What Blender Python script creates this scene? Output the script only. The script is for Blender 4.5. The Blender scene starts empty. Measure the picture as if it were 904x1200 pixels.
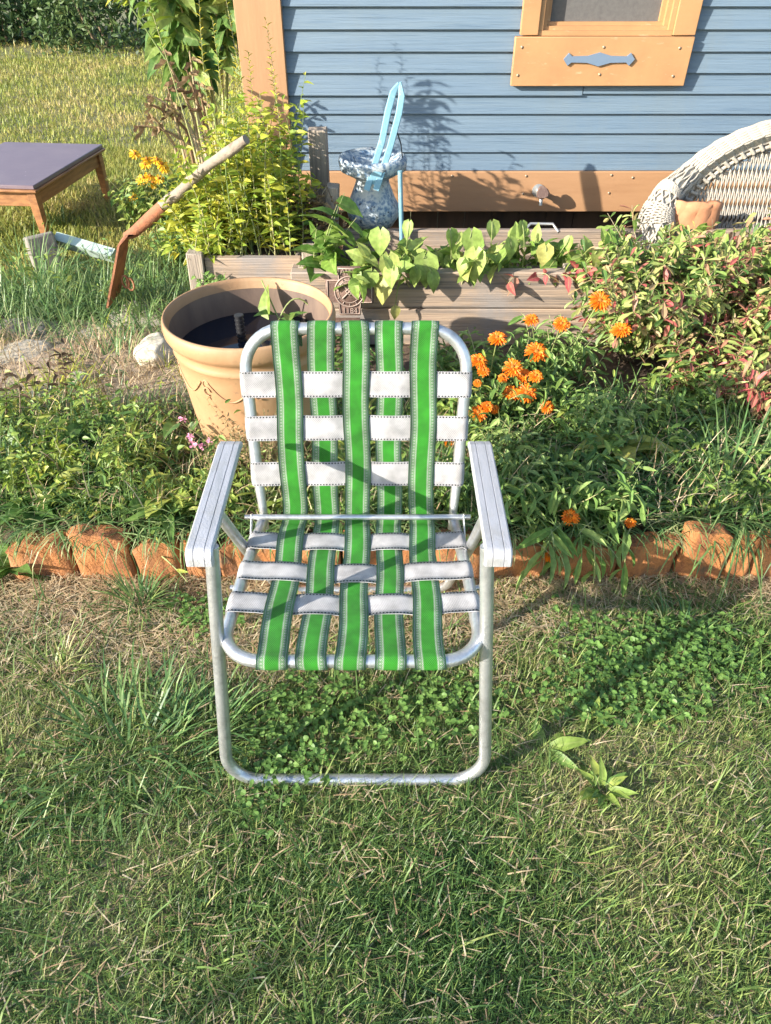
import bpy, math, random
import numpy as np
from mathutils import Vector, Matrix, noise as mnoise
rad = math.radians
random.seed(7); rng = np.random.default_rng(7)
scene = bpy.context.scene
C = scene.collection

# ------------------------------------------------------------------ camera, sky, sun, exposure
CAM_H, PITCH, FPX = 1.40, 40.2, 820.0
cam_d = bpy.data.cameras.new('camera'); cam = bpy.data.objects.new('camera', cam_d); C.objects.link(cam)
cam.location = (0, 0, CAM_H); cam.rotation_euler = (rad(90 - PITCH), 0, 0)
cam_d.sensor_fit = 'HORIZONTAL'; cam_d.sensor_width = 36; cam_d.lens = FPX / 904 * 36
cam_d.clip_start = 0.02; cam_d.clip_end = 500
scene.camera = cam
SUN_AZ, SUN_EL = 239.0, 21.5          # compass direction the sun stands in (from +Y clockwise), elevation
w = bpy.data.worlds.new('World'); scene.world = w; w.use_nodes = True
wn = w.node_tree.nodes; wn.clear()
sky = wn.new('ShaderNodeTexSky'); sky.sky_type = 'NISHITA'; sky.sun_disc = False
sky.sun_elevation = rad(SUN_EL); sky.sun_rotation = rad(SUN_AZ); sky.air_density = 1.0; sky.dust_density = 1.0
bg = wn.new('ShaderNodeBackground'); bg.inputs[1].default_value = 0.15
wo = wn.new('ShaderNodeOutputWorld')
w.node_tree.links.new(sky.outputs[0], bg.inputs[0]); w.node_tree.links.new(bg.outputs[0], wo.inputs[0])
sun_d = bpy.data.lights.new('sun', 'SUN'); sun_d.energy = 5.0; sun_d.angle = rad(0.5); sun_d.color = (1, .93, .82)
sun = bpy.data.objects.new('sun', sun_d); C.objects.link(sun)
trav = Vector((-math.sin(rad(SUN_AZ)) * math.cos(rad(SUN_EL)), -math.cos(rad(SUN_AZ)) * math.cos(rad(SUN_EL)), -math.sin(rad(SUN_EL))))
sun.rotation_euler = trav.to_track_quat('-Z', 'Y').to_euler(); sun.location = (-6, -4, 5)
scene.view_settings.view_transform = 'Standard'; scene.view_settings.look = 'None'
scene.view_settings.exposure = 1.32; scene.view_settings.gamma = 1.0
scene.cycles.max_bounces = 6; scene.cycles.transparent_max_bounces = 6

_t = rad(PITCH); FW = Vector((0, math.cos(_t), -math.sin(_t))); UP = Vector((0, math.sin(_t), math.cos(_t)))
def at(px, py, Y=None, z=None):
    """the place in the garden seen at a spot of the photograph, at distance Y or height z"""
    d = FW * FPX + Vector((1, 0, 0)) * (px - 452) + UP * (600 - py)
    k = Y / d.y if Y is not None else (z - CAM_H) / d.z
    return Vector((d.x * k, d.y * k, CAM_H + d.z * k))

# ------------------------------------------------------------------ mesh building
class MB:
    def __init__(s): s.V = []; s.F = []; s.L = []; s.T = []; s.E = []; s.U = []; s.n = 0; s.hasuv = False
    def add(s, v, faces, tint=.5, edge=0., uv=None):
        v = np.asarray(v, float).reshape(-1, 3)
        s.V.append(v); k = len(v)
        s.T.append(np.full(k, tint) if np.isscalar(tint) else np.asarray(tint))
        s.E.append(np.full(k, edge) if np.isscalar(edge) else np.asarray(edge))
        if uv is None: s.U.append(np.zeros((k, 2)))
        else: s.U.append(np.asarray(uv, float)); s.hasuv = True
        if isinstance(faces, np.ndarray):
            s.F.append((faces + s.n).reshape(-1)); s.L.append(np.full(len(faces), faces.shape[1]))
        else:
            for f in faces: s.F.append(np.array(f) + s.n); s.L.append(np.array([len(f)]))
        s.n += k
    def inst(s, tmpl, P, R, S, tint):
        """many copies of a template at points P, frames R (N,3,3), sizes S (N,3)"""
        tv, tf, te = tmpl
        P = np.asarray(P); S = np.asarray(S); N = len(P)
        if N == 0: return
        v = np.einsum('nij,nkj->nki', R, tv[None] * S[:, None, :]) + P[:, None, :]
        k = len(tv)
        f = (tf[None] + (np.arange(N) * k)[:, None, None]).reshape(-1, tf.shape[1])
        s.add(v.reshape(-1, 3), f, np.repeat(np.asarray(tint), k), np.tile(te, N))
    def build(s, name, mat, parent=None, smooth=False, loc=None):
        me = bpy.data.meshes.new(name)
        if s.n:
            V = np.concatenate(s.V); F = np.concatenate(s.F).astype(np.int32); L = np.concatenate(s.L).astype(np.int32)
            me.vertices.add(len(V)); me.vertices.foreach_set('co', V.astype(np.float32).ravel())
            me.loops.add(len(F)); me.loops.foreach_set('vertex_index', F)
            me.polygons.add(len(L)); st = np.concatenate([[0], np.cumsum(L)[:-1]]).astype(np.int32)
            me.polygons.foreach_set('loop_start', st); me.polygons.foreach_set('loop_total', L)
            me.polygons.foreach_set('use_smooth', np.full(len(L), smooth))
            a = me.attributes.new('tint', 'FLOAT', 'POINT'); a.data.foreach_set('value', np.concatenate(s.T).astype(np.float32))
            a = me.attributes.new('edge', 'FLOAT', 'POINT'); a.data.foreach_set('value', np.concatenate(s.E).astype(np.float32))
            if s.hasuv:
                uvl = me.uv_layers.new(name='UVMap'); U = np.concatenate(s.U)[F]
                uvl.data.foreach_set('uv', U.astype(np.float32).ravel())
            me.update(calc_edges=True); me.validate()
        me.materials.append(mat)
        o = bpy.data.objects.new(name, me); C.objects.link(o)
        if parent is not None: o.parent = parent
        if loc is not None: o.location = loc
        return o

def smoothed(o, ang=40):
    """smooth shading that keeps hard edges"""
    me = o.data
    me.polygons.foreach_set('use_smooth', np.full(len(me.polygons), True))
    me.set_sharp_from_angle(angle=rad(ang))
    return o
def bevel(o, wd=.004, seg=2):
    m = o.modifiers.new('bevel', 'BEVEL'); m.width = wd; m.segments = seg; m.limit_method = 'ANGLE'; m.angle_limit = rad(40)
    return smoothed(o)
def box(mb, c, size, rz=0, rx=0, ry=0, tint=.5, jit=0):
    sx, sy, sz = [a / 2 for a in size]
    v = np.array([(x, y, z) for x in (-sx, sx) for y in (-sy, sy) for z in (-sz, sz)])
    if jit: v = v + rng.uniform(-jit, jit, v.shape)
    R = (Matrix.Rotation(rz, 3, 'Z') @ Matrix.Rotation(ry, 3, 'Y') @ Matrix.Rotation(rx, 3, 'X'))
    v = v @ np.array(R).T + np.array(c)
    mb.add(v, np.array([(0, 1, 3, 2), (4, 6, 7, 5), (0, 4, 5, 1), (2, 3, 7, 6), (0, 2, 6, 4), (1, 5, 7, 3)]), tint)
def prism(mb, poly, y0, y1, tint=.5):
    """outline in x,z pushed from y0 to y1"""
    n = len(poly)
    v = [(p[0], y0, p[1]) for p in poly] + [(p[0], y1, p[1]) for p in poly]
    f = [tuple(range(n)), tuple(range(2 * n - 1, n - 1, -1))] + [(i, i + n, (i + 1) % n + n, (i + 1) % n) for i in range(n)]
    mb.add(v, f, tint)
def fillet(pts, r, n=8):
    pts = [Vector(p) for p in pts]; out = [pts[0]]
    for i in range(1, len(pts) - 1):
        a, b, c = pts[i - 1], pts[i], pts[i + 1]
        u = (a - b).normalized(); v = (c - b).normalized()
        ang = u.angle(v); rr = r[i - 1] if isinstance(r, (list, tuple)) else r
        d = min(rr / math.tan(ang / 2), (a - b).length * .49, (c - b).length * .49)
        p0 = b + u * d; p1 = b + v * d; h = (u + v).normalized() * (d / math.cos(ang / 2)); cen = b + h
        e0 = p0 - cen; e1 = p1 - cen; tot = e0.angle(e1)
        for k in range(n + 1):
            t = k / n; s_ = math.sin(tot)
            out.append(cen + e0 * (math.sin((1 - t) * tot) / s_) + e1 * (math.sin(t * tot) / s_))
    out.append(pts[-1]); return out
def tube(mb, pts, r, n=10, tint=.5, cap=True, sx=1.0, closed=False):
    pts = [Vector(p) for p in pts]; m = len(pts)
    rs = [r] * m if np.isscalar(r) else list(r)
    tg = []
    for i in range(m):
        a = pts[max(i - 1, 0)]; b = pts[min(i + 1, m - 1)]
        if closed: a = pts[(i - 1) % m]; b = pts[(i + 1) % m]
        t_ = b - a; tg.append(t_.normalized() if t_.length > 1e-9 else Vector((0, 0, 1)))
    ref = Vector((0, 0, 1)) if abs(tg[0].z) < .9 else Vector((1, 0, 0))
    u = tg[0].cross(ref).normalized(); V = []
    for i in range(m):
        u = (u - tg[i] * u.dot(tg[i])).normalized(); v = tg[i].cross(u)
        for k in range(n):
            a = 2 * math.pi * k / n
            V.append(pts[i] + u * (math.cos(a) * rs[i] * sx) + v * (math.sin(a) * rs[i]))
    F = []
    rng_m = m if closed else m - 1
    for i in range(rng_m):
        for k in range(n):
            j = (i + 1) % m; F.append((i * n + k, i * n + (k + 1) % n, j * n + (k + 1) % n, j * n + k))
    mb.add([tuple(p) for p in V], np.array(F), tint)
    if cap and not closed:
        mb.add([tuple(p) for p in V[:n]], [tuple(range(n - 1, -1, -1))], tint)
        mb.add([tuple(p) for p in V[-n:]], [tuple(range(n))], tint)
def lathe(mb, prof, cen, n=40, tint=.5, wob=0, closed=False):
    V = []; F = []
    for i, (r, z) in enumerate(prof):
        for k in range(n):
            a = 2 * math.pi * k / n; rr = r * (1 + wob * math.sin(3 * a + i))
            V.append((cen[0] + rr * math.cos(a), cen[1] + rr * math.sin(a), cen[2] + z))
    for i in range(len(prof) - 1):
        for k in range(n):
            F.append((i * n + k, i * n + (k + 1) % n, (i + 1) * n + (k + 1) % n, (i + 1) * n + k))
    mb.add(V, np.array(F), tint)
def empty(name, loc, label, cat, group=None, kind=None):
    o = bpy.data.objects.new(name, None); C.objects.link(o); o.location = loc; o.empty_display_size = .05
    return tag(o, label, cat, group, kind)
def tag(o, label=None, cat=None, group=None, kind=None):
    if label: o['label'] = label
    if cat: o['category'] = cat
    if group: o['group'] = group
    if kind: o['kind'] = kind
    return o
def rel(o, root):
    """keep a part where it was modelled (world coordinates) under its thing"""
    o.parent = root; o.matrix_parent_inverse = Matrix.Translation(root.location).inverted(); return o

# ------------------------------------------------------------------ materials
def mat(name, col, rough=.6, metal=0, noise=None, bump=None, spec=.5):
    """noise=(scale, colour2, sharpness, coords stretch), bump=(scale, strength, stretch)"""
    m = bpy.data.materials.new(name); m.use_nodes = True; nt = m.node_tree; N = nt.nodes; Lk = nt.links
    b = N['Principled BSDF']; b.inputs['Base Color'].default_value = (*col, 1)
    b.inputs['Roughness'].default_value = rough; b.inputs['Metallic'].default_value = metal
    b.inputs['Specular IOR Level'].default_value = spec
    tc = N.new('ShaderNodeTexCoord')
    def mapped(stretch):
        mp = N.new('ShaderNodeMapping'); mp.inputs['Scale'].default_value = stretch
        Lk.new(tc.outputs['Object'], mp.inputs[0]); return mp.outputs[0]
    if noise:
        layers = noise if isinstance(noise, list) else [noise]
        prev = None
        for (sc_, c2, lo, hi, st) in layers:
            t = N.new('ShaderNodeTexNoise'); t.inputs['Scale'].default_value = sc_; t.inputs['Detail'].default_value = 8
            t.inputs['Roughness'].default_value = .65
            Lk.new(mapped(st), t.inputs[0])
            r = N.new('ShaderNodeMapRange'); r.inputs[1].default_value = lo; r.inputs[2].default_value = hi
            Lk.new(t.outputs[0], r.inputs[0])
            mx = N.new('ShaderNodeMix'); mx.data_type = 'RGBA'
            if prev: Lk.new(prev, mx.inputs[6])
            else: mx.inputs[6].default_value = (*col, 1)
            mx.inputs[7].default_value = (*c2, 1); Lk.new(r.outputs[0], mx.inputs[0]); prev = mx.outputs[2]
        Lk.new(prev, b.inputs['Base Color'])
    if bump:
        layers = bump if isinstance(bump, list) else [bump]; prev = None
        for (sc_, strg, st) in layers:
            t = N.new('ShaderNodeTexNoise'); t.inputs['Scale'].default_value = sc_; t.inputs['Detail'].default_value = 6
            Lk.new(mapped(st), t.inputs[0])
            bp = N.new('ShaderNodeBump'); bp.inputs['Strength'].default_value = strg; bp.inputs['Distance'].default_value = .004
            Lk.new(t.outputs[0], bp.inputs['Height'])
            if prev: Lk.new(prev, bp.inputs['Normal'])
            prev = bp.outputs[0]
        Lk.new(prev, b.inputs['Normal'])
    return m
def leafmat(name, cols, rough=.5, trans=.35, vein=.25):
    """foliage: colour picked per leaf by its tint, paler midrib, some light let through"""
    m = bpy.data.materials.new(name); m.use_nodes = True; nt = m.node_tree; N = nt.nodes; Lk = nt.links
    b = N['Principled BSDF']; out = N['Material Output']
    b.inputs['Roughness'].default_value = rough; b.inputs['Specular IOR Level'].default_value = .35
    a = N.new('ShaderNodeAttribute'); a.attribute_name = 'tint'
    r = N.new('ShaderNodeValToRGB'); Lk.new(a.outputs['Fac'], r.inputs[0])
    el = r.color_ramp.elements
    while len(el) < len(cols): el.new(.5)
    for i, c in enumerate(cols): el[i].position = i / (len(cols) - 1); el[i].color = (*c, 1)
    e = N.new('ShaderNodeAttribute'); e.attribute_name = 'edge'
    mr = N.new('ShaderNodeMapRange'); mr.inputs[1].default_value = 0; mr.inputs[2].default_value = .25
    mr.inputs[3].default_value = vein; mr.inputs[4].default_value = 0; Lk.new(e.outputs['Fac'], mr.inputs[0])
    mx = N.new('ShaderNodeMix'); mx.data_type = 'RGBA'; Lk.new(mr.outputs[0], mx.inputs[0])
    Lk.new(r.outputs[0], mx.inputs[6]); mx.inputs[7].default_value = (.45, .5, .2, 1)
    tc = N.new('ShaderNodeTexCoord'); t = N.new('ShaderNodeTexNoise'); t.inputs['Scale'].default_value = 60; Lk.new(tc.outputs['Object'], t.inputs[0])
    hs = N.new('ShaderNodeHueSaturation'); Lk.new(mx.outputs[2], hs.inputs['Color'])
    mr2 = N.new('ShaderNodeMapRange'); mr2.inputs[1].default_value = .3; mr2.inputs[2].default_value = .7; mr2.inputs[3].default_value = .75; mr2.inputs[4].default_value = 1.25
    Lk.new(t.outputs[0], mr2.inputs[0]); Lk.new(mr2.outputs[0], hs.inputs['Value'])
    Lk.new(hs.outputs[0], b.inputs['Base Color'])
    if trans:
        tr = N.new('ShaderNodeBsdfTranslucent'); Lk.new(hs.outputs[0], tr.inputs[0])
        ms = N.new('ShaderNodeMixShader'); ms.inputs[0].default_value = trans
        Lk.new(b.outputs[0], ms.inputs[1]); Lk.new(tr.outputs[0], ms.inputs[2]); Lk.new(ms.outputs[0], out.inputs[0])
    return m

S1 = (1, 1, 1)
M = {}
M['alu'] = mat('oxidised aluminium tube', (.60, .61, .62), .36, .8, noise=[(40, (.42, .43, .43), .42, .7, S1), (9, (.68, .69, .70), .5, .7, S1), (140, (.25, .25, .24), .66, .72, S1)], bump=[(180, .2, S1), (25, .15, S1)])
M['alu_arm'] = mat('satin aluminium armrest', (.50, .50, .52), .45, .4, noise=[(60, (.36, .37, .38), .45, .7, (1, .12, 1)), (14, (.42, .41, .39), .5, .7, S1), (220, (.22, .22, .22), .64, .7, S1)], bump=[(300, .25, S1), (60, .1, S1)])
M['rivet'] = mat('steel rivet', (.45, .45, .44), .35, .9)
M['siding'] = mat('blue painted siding', (.112, .165, .222), .55, noise=[(3, (.132, .185, .235), .4, .7, (.4, 1, 8)), (30, (.078, .125, .18), .52, .72, (.10, 1, 4)), (1.6, (.13, .17, .20), .5, .75, (2, 1, .5)), (140, (.22, .26, .29), .70, .76, S1)],
                  bump=[(26, .9, (.09, 1, 3.0)), (120, .5, (.06, 1, 2.0))])
M['trim'] = mat('ochre painted trim', (.40, .215, .095), .6, noise=[(6, (.34, .18, .08), .4, .7, (1, 1, 1)), (50, (.46, .29, .16), .6, .7, (.3, 1, 1)), (120, (.2, .12, .07), .7, .75, S1)], bump=(60, .2, (.2, 1, 1)))
M['skirt'] = mat('brown painted skirt board', (.36, .20, .10), .6, noise=(9, (.31, .165, .08), .4, .75, (.3, 1, 2)), bump=(60, .25, (.15, 1, 1)))
M['corner'] = mat('tan painted corner board', (.38, .21, .105), .6, noise=(9, (.33, .18, .09), .4, .75, (2, 1, .3)), bump=(60, .25, (1, 1, .15)))
M['bracket'] = mat('blue painted ornament', (.13, .18, .25), .5)
M['screen'] = mat('grey insect screen', (.11, .105, .10), .75, noise=(50, (.085, .08, .078), .4, .7, S1))
M['cellar'] = mat('dark crawlspace board', (.10, .065, .045), .9, noise=(12, (.05, .035, .03), .4, .7, (1, 1, .2)))
M['roofing'] = mat('roof shingle', (.08, .08, .085), .9)
M['oldwood'] = mat('weathered plank', (.34, .25, .18), .85, noise=[(14, (.15, .125, .105), .42, .62, (.10, 1, 3)), (60, (.44, .33, .24), .5, .72, (.05, 1, 3)), (4, (.24, .21, .19), .5, .65, S1)],
                   bump=[(45, 1, (.05, 1, 3)), (16, 1, (.08, 1, 2))])
M['post'] = mat('grey split post', (.34, .28, .22), .85, noise=[(30, (.16, .13, .11), .45, .7, (2.5, 2.5, .12))], bump=[(60, 1, (2, 2, .08))])
M['orange'] = mat('orange stained log', (.34, .135, .042), .8, noise=[(22, (.20, .075, .03), .45, .62, (1, 1, .25)), (5, (.40, .19, .08), .5, .75, S1), (9, (.10, .07, .04), .56, .68, S1)],
                  bump=[(35, 1, (1, 1, .25)), (160, .9, S1)])
M['pot'] = mat('tan resin pot', (.37, .215, .11), .6, noise=[(7, (.31, .175, .085), .4, .65, S1), (4, (.42, .28, .16), .5, .7, (1, 1, .4)), (50, (.20, .12, .07), .62, .72, S1)], bump=(120, .12, S1))
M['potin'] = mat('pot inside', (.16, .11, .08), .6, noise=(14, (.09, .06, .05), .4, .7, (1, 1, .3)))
M['black'] = mat('black plastic', (.02, .02, .022), .4)
M['rust'] = mat('rusty iron', (.30, .12, .06), .85, .2, noise=[(40, (.12, .06, .04), .45, .7, S1), (10, (.42, .2, .1), .5, .75, S1)], bump=(90, .8, S1))
M['greywood'] = mat('bare grey handle', (.25, .205, .16), .85, noise=[(30, (.17, .13, .10), .5, .7, (1, 1, 1)), (9, (.32, .27, .21), .5, .7, S1), (60, (.08, .06, .05), .66, .7, S1)], bump=(70, .8, S1))
M['tabletop'] = mat('mauve painted tabletop', (.15, .11, .135), .45, noise=[(5, (.18, .135, .155), .4, .7, S1), (50, (.5, .45, .45), .66, .75, S1)], bump=(40, .1, S1))
M['tablewood'] = mat('varnished brown wood', (.33, .15, .055), .5, noise=(16, (.16, .065, .025), .4, .7, (1, .3, 3)), bump=(50, .3, S1))
M['iron'] = mat('brown cast iron', (.16, .10, .08), .6, .35, noise=(60, (.26, .18, .14), .5, .75, S1), bump=(120, .4, S1))
M['ironletter'] = mat('worn raised lettering', (.32, .24, .20), .5, .2)
M['wicker'] = mat('white painted wicker', (.38, .345, .29), .75, noise=(25, (.34, .30, .25), .5, .75, S1), bump=(200, .5, S1))
M['bluepaint'] = mat('light blue chipped paint', (.17, .33, .40), .55, noise=(24, (.34, .44, .45), .58, .68, S1), bump=(80, .3, S1))
M['speck'] = mat('speckled blue glaze', (.10, .17, .26), .45, noise=[(60, (.42, .46, .47), .42, .56, S1), (45, (.03, .04, .06), .58, .64, S1), (6, (.40, .43, .42), .52, .62, S1)], bump=(60, .5, S1))
M['rock'] = mat('pale limestone', (.50, .44, .34), .9, noise=[(9, (.36, .29, .2), .45, .7, S1), (60, (.62, .58, .5), .5, .7, S1)], bump=[(14, .8, S1), (70, .8, S1)])
M['greyrock'] = mat('grey slab', (.22, .20, .17), .9, noise=(20, (.13, .115, .10), .4, .7, S1), bump=(50, .6, S1))
M['clay'] = mat('terracotta', (.52, .24, .12), .8, noise=(14, (.40, .17, .08), .4, .7, S1), bump=(20, 1, S1))
M['zinc'] = mat('pale green metal strip', (.42, .52, .46), .5, .2, noise=(30, (.3, .36, .33), .5, .75, S1))
M['soil'] = mat('garden soil', (.075, .05, .035), .95, noise=[(25, (.16, .11, .07), .45, .7, S1), (90, (.26, .2, .13), .6, .75, S1)], bump=[(30, 1, S1), (150, 1, S1)])
M['sand'] = mat('pale sandy dirt', (.42, .32, .22), .95, noise=[(12, (.30, .21, .135), .45, .7, S1), (80, (.52, .43, .32), .55, .75, S1)], bump=[(30, 1, S1), (150, 1, S1)])
M['ground'] = mat('lawn soil with thatch', (.15, .135, .065), .95, noise=[(2.5, (.12, .15, .05), .4, .7, S1), (60, (.34, .27, .16), .5, .75, S1)], bump=[(50, 1, S1), (200, 1, S1)])
M['screw'] = mat('painted screw head', (.34, .24, .16), .4, .3)
M['brass'] = mat('grey cast tap', (.42, .42, .40), .4, .7)

# water with dark bottom seen through
m = bpy.data.materials.new('pond water'); m.use_nodes = True; b = m.node_tree.nodes['Principled BSDF']
b.inputs['Base Color'].default_value = (.008, .010, .018, 1); b.inputs['Roughness'].default_value = .03; b.inputs['IOR'].default_value = 1.33
t = m.node_tree.nodes.new('ShaderNodeTexNoise'); t.inputs['Scale'].default_value = 14
bp = m.node_tree.nodes.new('ShaderNodeBump'); bp.inputs['Strength'].default_value = .05
m.node_tree.links.new(t.outputs[0], bp.inputs['Height']); m.node_tree.links.new(bp.outputs[0], b.inputs['Normal'])
M['water'] = m

def webbing(name, base, dark, green):
    """woven strap: UV.x runs across (0..1), UV.y along in metres"""
    m = bpy.data.materials.new(name); m.use_nodes = True; nt = m.node_tree; N = nt.nodes; Lk = nt.links
    b = N['Principled BSDF']; b.inputs['Roughness'].default_value = .55; b.inputs['Specular IOR Level'].default_value = .4
    uv = N.new('ShaderNodeUVMap'); sp = N.new('ShaderNodeSeparateXYZ'); Lk.new(uv.outputs[0], sp.inputs[0])
    def mth(op, a, b_=None, c=None):
        n = N.new('ShaderNodeMath'); n.operation = op
        for i, q in enumerate((a, b_, c)):
            if q is None: continue
            if isinstance(q, (int, float)): n.inputs[i].default_value = q
            else: Lk.new(q, n.inputs[i])
        return n.outputs[0]
    u, v = sp.outputs[0], sp.outputs[1]
    d = mth('ABSOLUTE', mth('SUBTRACT', u, .5))                      # 0 middle .. .5 edge
    weave_u = mth('SINE', mth('MULTIPLY', u, 2 * math.pi * 15)); weave_v = mth('SINE', mth('MULTIPLY', v, 2 * math.pi * 230))
    wv = mth('MULTIPLY', weave_u, weave_v)
    def band(lo, hi): return mth('MULTIPLY', mth('GREATER_THAN', d, lo), mth('LESS_THAN', d, hi))
    dash = mth('GREATER_THAN', mth('SINE', mth('MULTIPLY', v, 2 * math.pi * 150)), .0)
    col = N.new('ShaderNodeMix'); col.data_type = 'RGBA'
    if green:
        # white lines near the edge, with dashed white threads between
        w1 = mth('MAXIMUM', band(.235, .265), band(.415, .445))
        w2 = mth('MULTIPLY', band(.30, .375), dash)
        fac = mth('MINIMUM', mth('ADD', mth('ADD', w1, w2), mth('MULTIPLY', band(.21, .6), .42)), 1)
        col.inputs[6].default_value = (*base, 1); col.inputs[7].default_value = (.42, .50, .38, 1); Lk.new(fac, col.inputs[0])
    else:
        fac = mth('MULTIPLY', band(.42, .475), dash)
        col.inputs[6].default_value = (*base, 1); col.inputs[7].default_value = (*dark, 1); Lk.new(fac, col.inputs[0])
    c2 = N.new('ShaderNodeMix'); c2.data_type = 'RGBA'; c2.blend_type = 'MULTIPLY'; Lk.new(col.outputs[2], c2.inputs[6])
    tn = N.new('ShaderNodeTexNoise'); tn.inputs['Scale'].default_value = 26; tn.inputs['Detail'].default_value = 6
    mr = N.new('ShaderNodeMapRange'); mr.inputs[1].default_value = .3; mr.inputs[2].default_value = .7; mr.inputs[3].default_value = .60; mr.inputs[4].default_value = 1.15
    tc = N.new('ShaderNodeTexCoord'); Lk.new(tc.outputs['Object'], tn.inputs[0]); Lk.new(tn.outputs[0], mr.inputs[0])
    wvc = mth('MULTIPLY_ADD', wv, .28, mr.outputs[0])
    cr = N.new('ShaderNodeCombineXYZ'); [Lk.new(wvc, cr.inputs[i]) for i in range(3)]
    c2.inputs[0].default_value = 1; Lk.new(cr.outputs[0], c2.inputs[7]); Lk.new(c2.outputs[2], b.inputs['Base Color'])
    bp = N.new('ShaderNodeBump'); bp.inputs['Strength'].default_value = .9; bp.inputs['Distance'].default_value = .0015
    Lk.new(wv, bp.inputs['Height']); Lk.new(bp.outputs[0], b.inputs['Normal'])
    tr = N.new('ShaderNodeBsdfTranslucent'); Lk.new(c2.outputs[2], tr.inputs[0]); ms = N.new('ShaderNodeMixShader'); ms.inputs[0].default_value = .12
    Lk.new(b.outputs[0], ms.inputs[1]); Lk.new(tr.outputs[0], ms.inputs[2]); Lk.new(ms.outputs[0], N['Material Output'].inputs[0])
    return m
M['green_web'] = webbing('green webbing', (.035, .30, .018), (0, 0, 0), True)
M['white_web'] = webbing('white webbing', (.64, .62, .62), (.05, .06, .055), False)

L = {}
L['lawn'] = leafmat('lawn blade', [(.065, .135, .035), (.13, .215, .055), (.23, .30, .08), (.36, .35, .14), (.48, .41, .24)], .45, .3, 0)
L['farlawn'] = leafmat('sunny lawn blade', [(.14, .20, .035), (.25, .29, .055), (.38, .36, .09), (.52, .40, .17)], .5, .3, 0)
L['straw'] = leafmat('dry straw', [(.34, .22, .12), (.48, .36, .21), (.60, .50, .33)], .7, .2, 0)
L['clover'] = leafmat('clover', [(.07, .15, .035), (.12, .23, .05), (.20, .32, .08)], .45, .3, .15)
L['weed'] = leafmat('weed leaf', [(.055, .13, .035), (.13, .23, .05), (.26, .35, .07), (.44, .43, .10)], .45, .35)
L['yellowgreen'] = leafmat('yellow green leaf', [(.14, .25, .035), (.28, .38, .045), (.46, .46, .055), (.56, .47, .06)], .5, .4)
L['vine'] = leafmat('vine leaf', [(.09, .19, .035), (.20, .33, .06), (.36, .45, .12), (.50, .46, .14)], .45, .4)
L['autumn'] = leafmat('turning shrub leaf', [(.07, .15, .035), (.19, .28, .06), (.40, .44, .14), (.36, .22, .13), (.40, .09, .09)], .45, .3)
L['calendula'] = leafmat('marigold leaf', [(.08, .17, .04), (.17, .29, .07), (.32, .42, .14)], .5, .35)
L['bluegrass'] = leafmat('coarse grass blade', [(.055, .13, .045), (.12, .22, .065), (.25, .34, .12), (.44, .43, .22)], .4, .3, .1)
L['dry'] = leafmat('withered leaf', [(.10, .06, .035), (.22, .14, .08), (.36, .27, .14)], .8, .2)
L['sunflower'] = leafmat('large drooping leaf', [(.05, .13, .035), (.13, .23, .055), (.27, .36, .09)], .5, .4, .4)
L['hedge'] = leafmat('hedge leaf', [(.025, .06, .02), (.05, .10, .03), (.10, .15, .045), (.20, .20, .07)], .5, .25)
L['stem'] = leafmat('green stem', [(.10, .17, .05), (.22, .26, .09), (.40, .36, .18)], .6, 0, 0)
L['twig'] = leafmat('brown twig', [(.12, .08, .05), (.22, .16, .10), (.36, .3, .2)], .8, 0, 0)
L['petal'] = leafmat('orange petal', [(.72, .13, .008), (.80, .21, .01), (.85, .30, .02)], .5, .3, 0)
L['heart'] = leafmat('flower centre', [(.25, .08, .01), (.45, .18, .02)], .8, 0, 0)
L['pink'] = leafmat('pink petal', [(.65, .18, .35), (.75, .4, .5)], .5, .3, 0)
L['yellowpetal'] = leafmat('golden petal', [(.85, .45, .02), (.90, .60, .04)], .5, .3, 0)

# ------------------------------------------------------------------ leaf shapes (length along +Y, width along X, facing +Z)
def leaf_t(ts, ws, dys=None, fold=.25, droop=.25, wave=0):
    ts = np.array(ts); ws = np.array(ws); n = len(ts); dys = np.zeros(n) if dys is None else np.array(dys)
    zc = -droop * ts ** 2
    mid = np.stack([np.zeros(n), ts, zc], 1)
    wz = fold * ws + wave * np.sin(np.arange(n) * 2.3)
    lf = np.stack([-ws, ts + dys, zc + wz], 1); rt = np.stack([ws, ts + dys, zc + wz], 1)
    v = np.concatenate([mid, lf, rt]); F = []
    for i in range(n - 1): F += [(i, n + i, n + i + 1, i + 1), (i, i + 1, 2 * n + i + 1, 2 * n + i)]
    e = np.concatenate([np.zeros(n), np.ones(n), np.ones(n)])
    return v, np.array(F), e
OVATE = leaf_t([0, .15, .4, .7, 1], [.02, .32, .46, .30, .01])
HEART = leaf_t([0, .12, .32, .6, .85, 1], [.10, .42, .50, .36, .14, .0], [-.16, -.10, 0, 0, 0, 0], .22, .3, .02)
LANCE = leaf_t([0, .25, .55, .85, 1], [.06, .36, .5, .3, .01], None, .25, .35)
SPAT = leaf_t([0, .3, .65, .9, 1], [.08, .25, .5, .4, .08], None, .2, .15)
ROUND = leaf_t([0, .2, .5, .85, 1], [.05, .42, .52, .35, .1], None, .15, .1)
BIG = leaf_t([0, .08, .22, .4, .58, .76, .9, 1], [.08, .34, .48, .50, .42, .28, .13, 0], [-.05, -.04, 0, 0, 0, 0, 0, 0], .18, .5, .03)
CRUMP = leaf_t([0, .15, .4, .7, 1], [.1, .3, .35, .25, .05], None, .9, -.5, .12)
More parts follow.
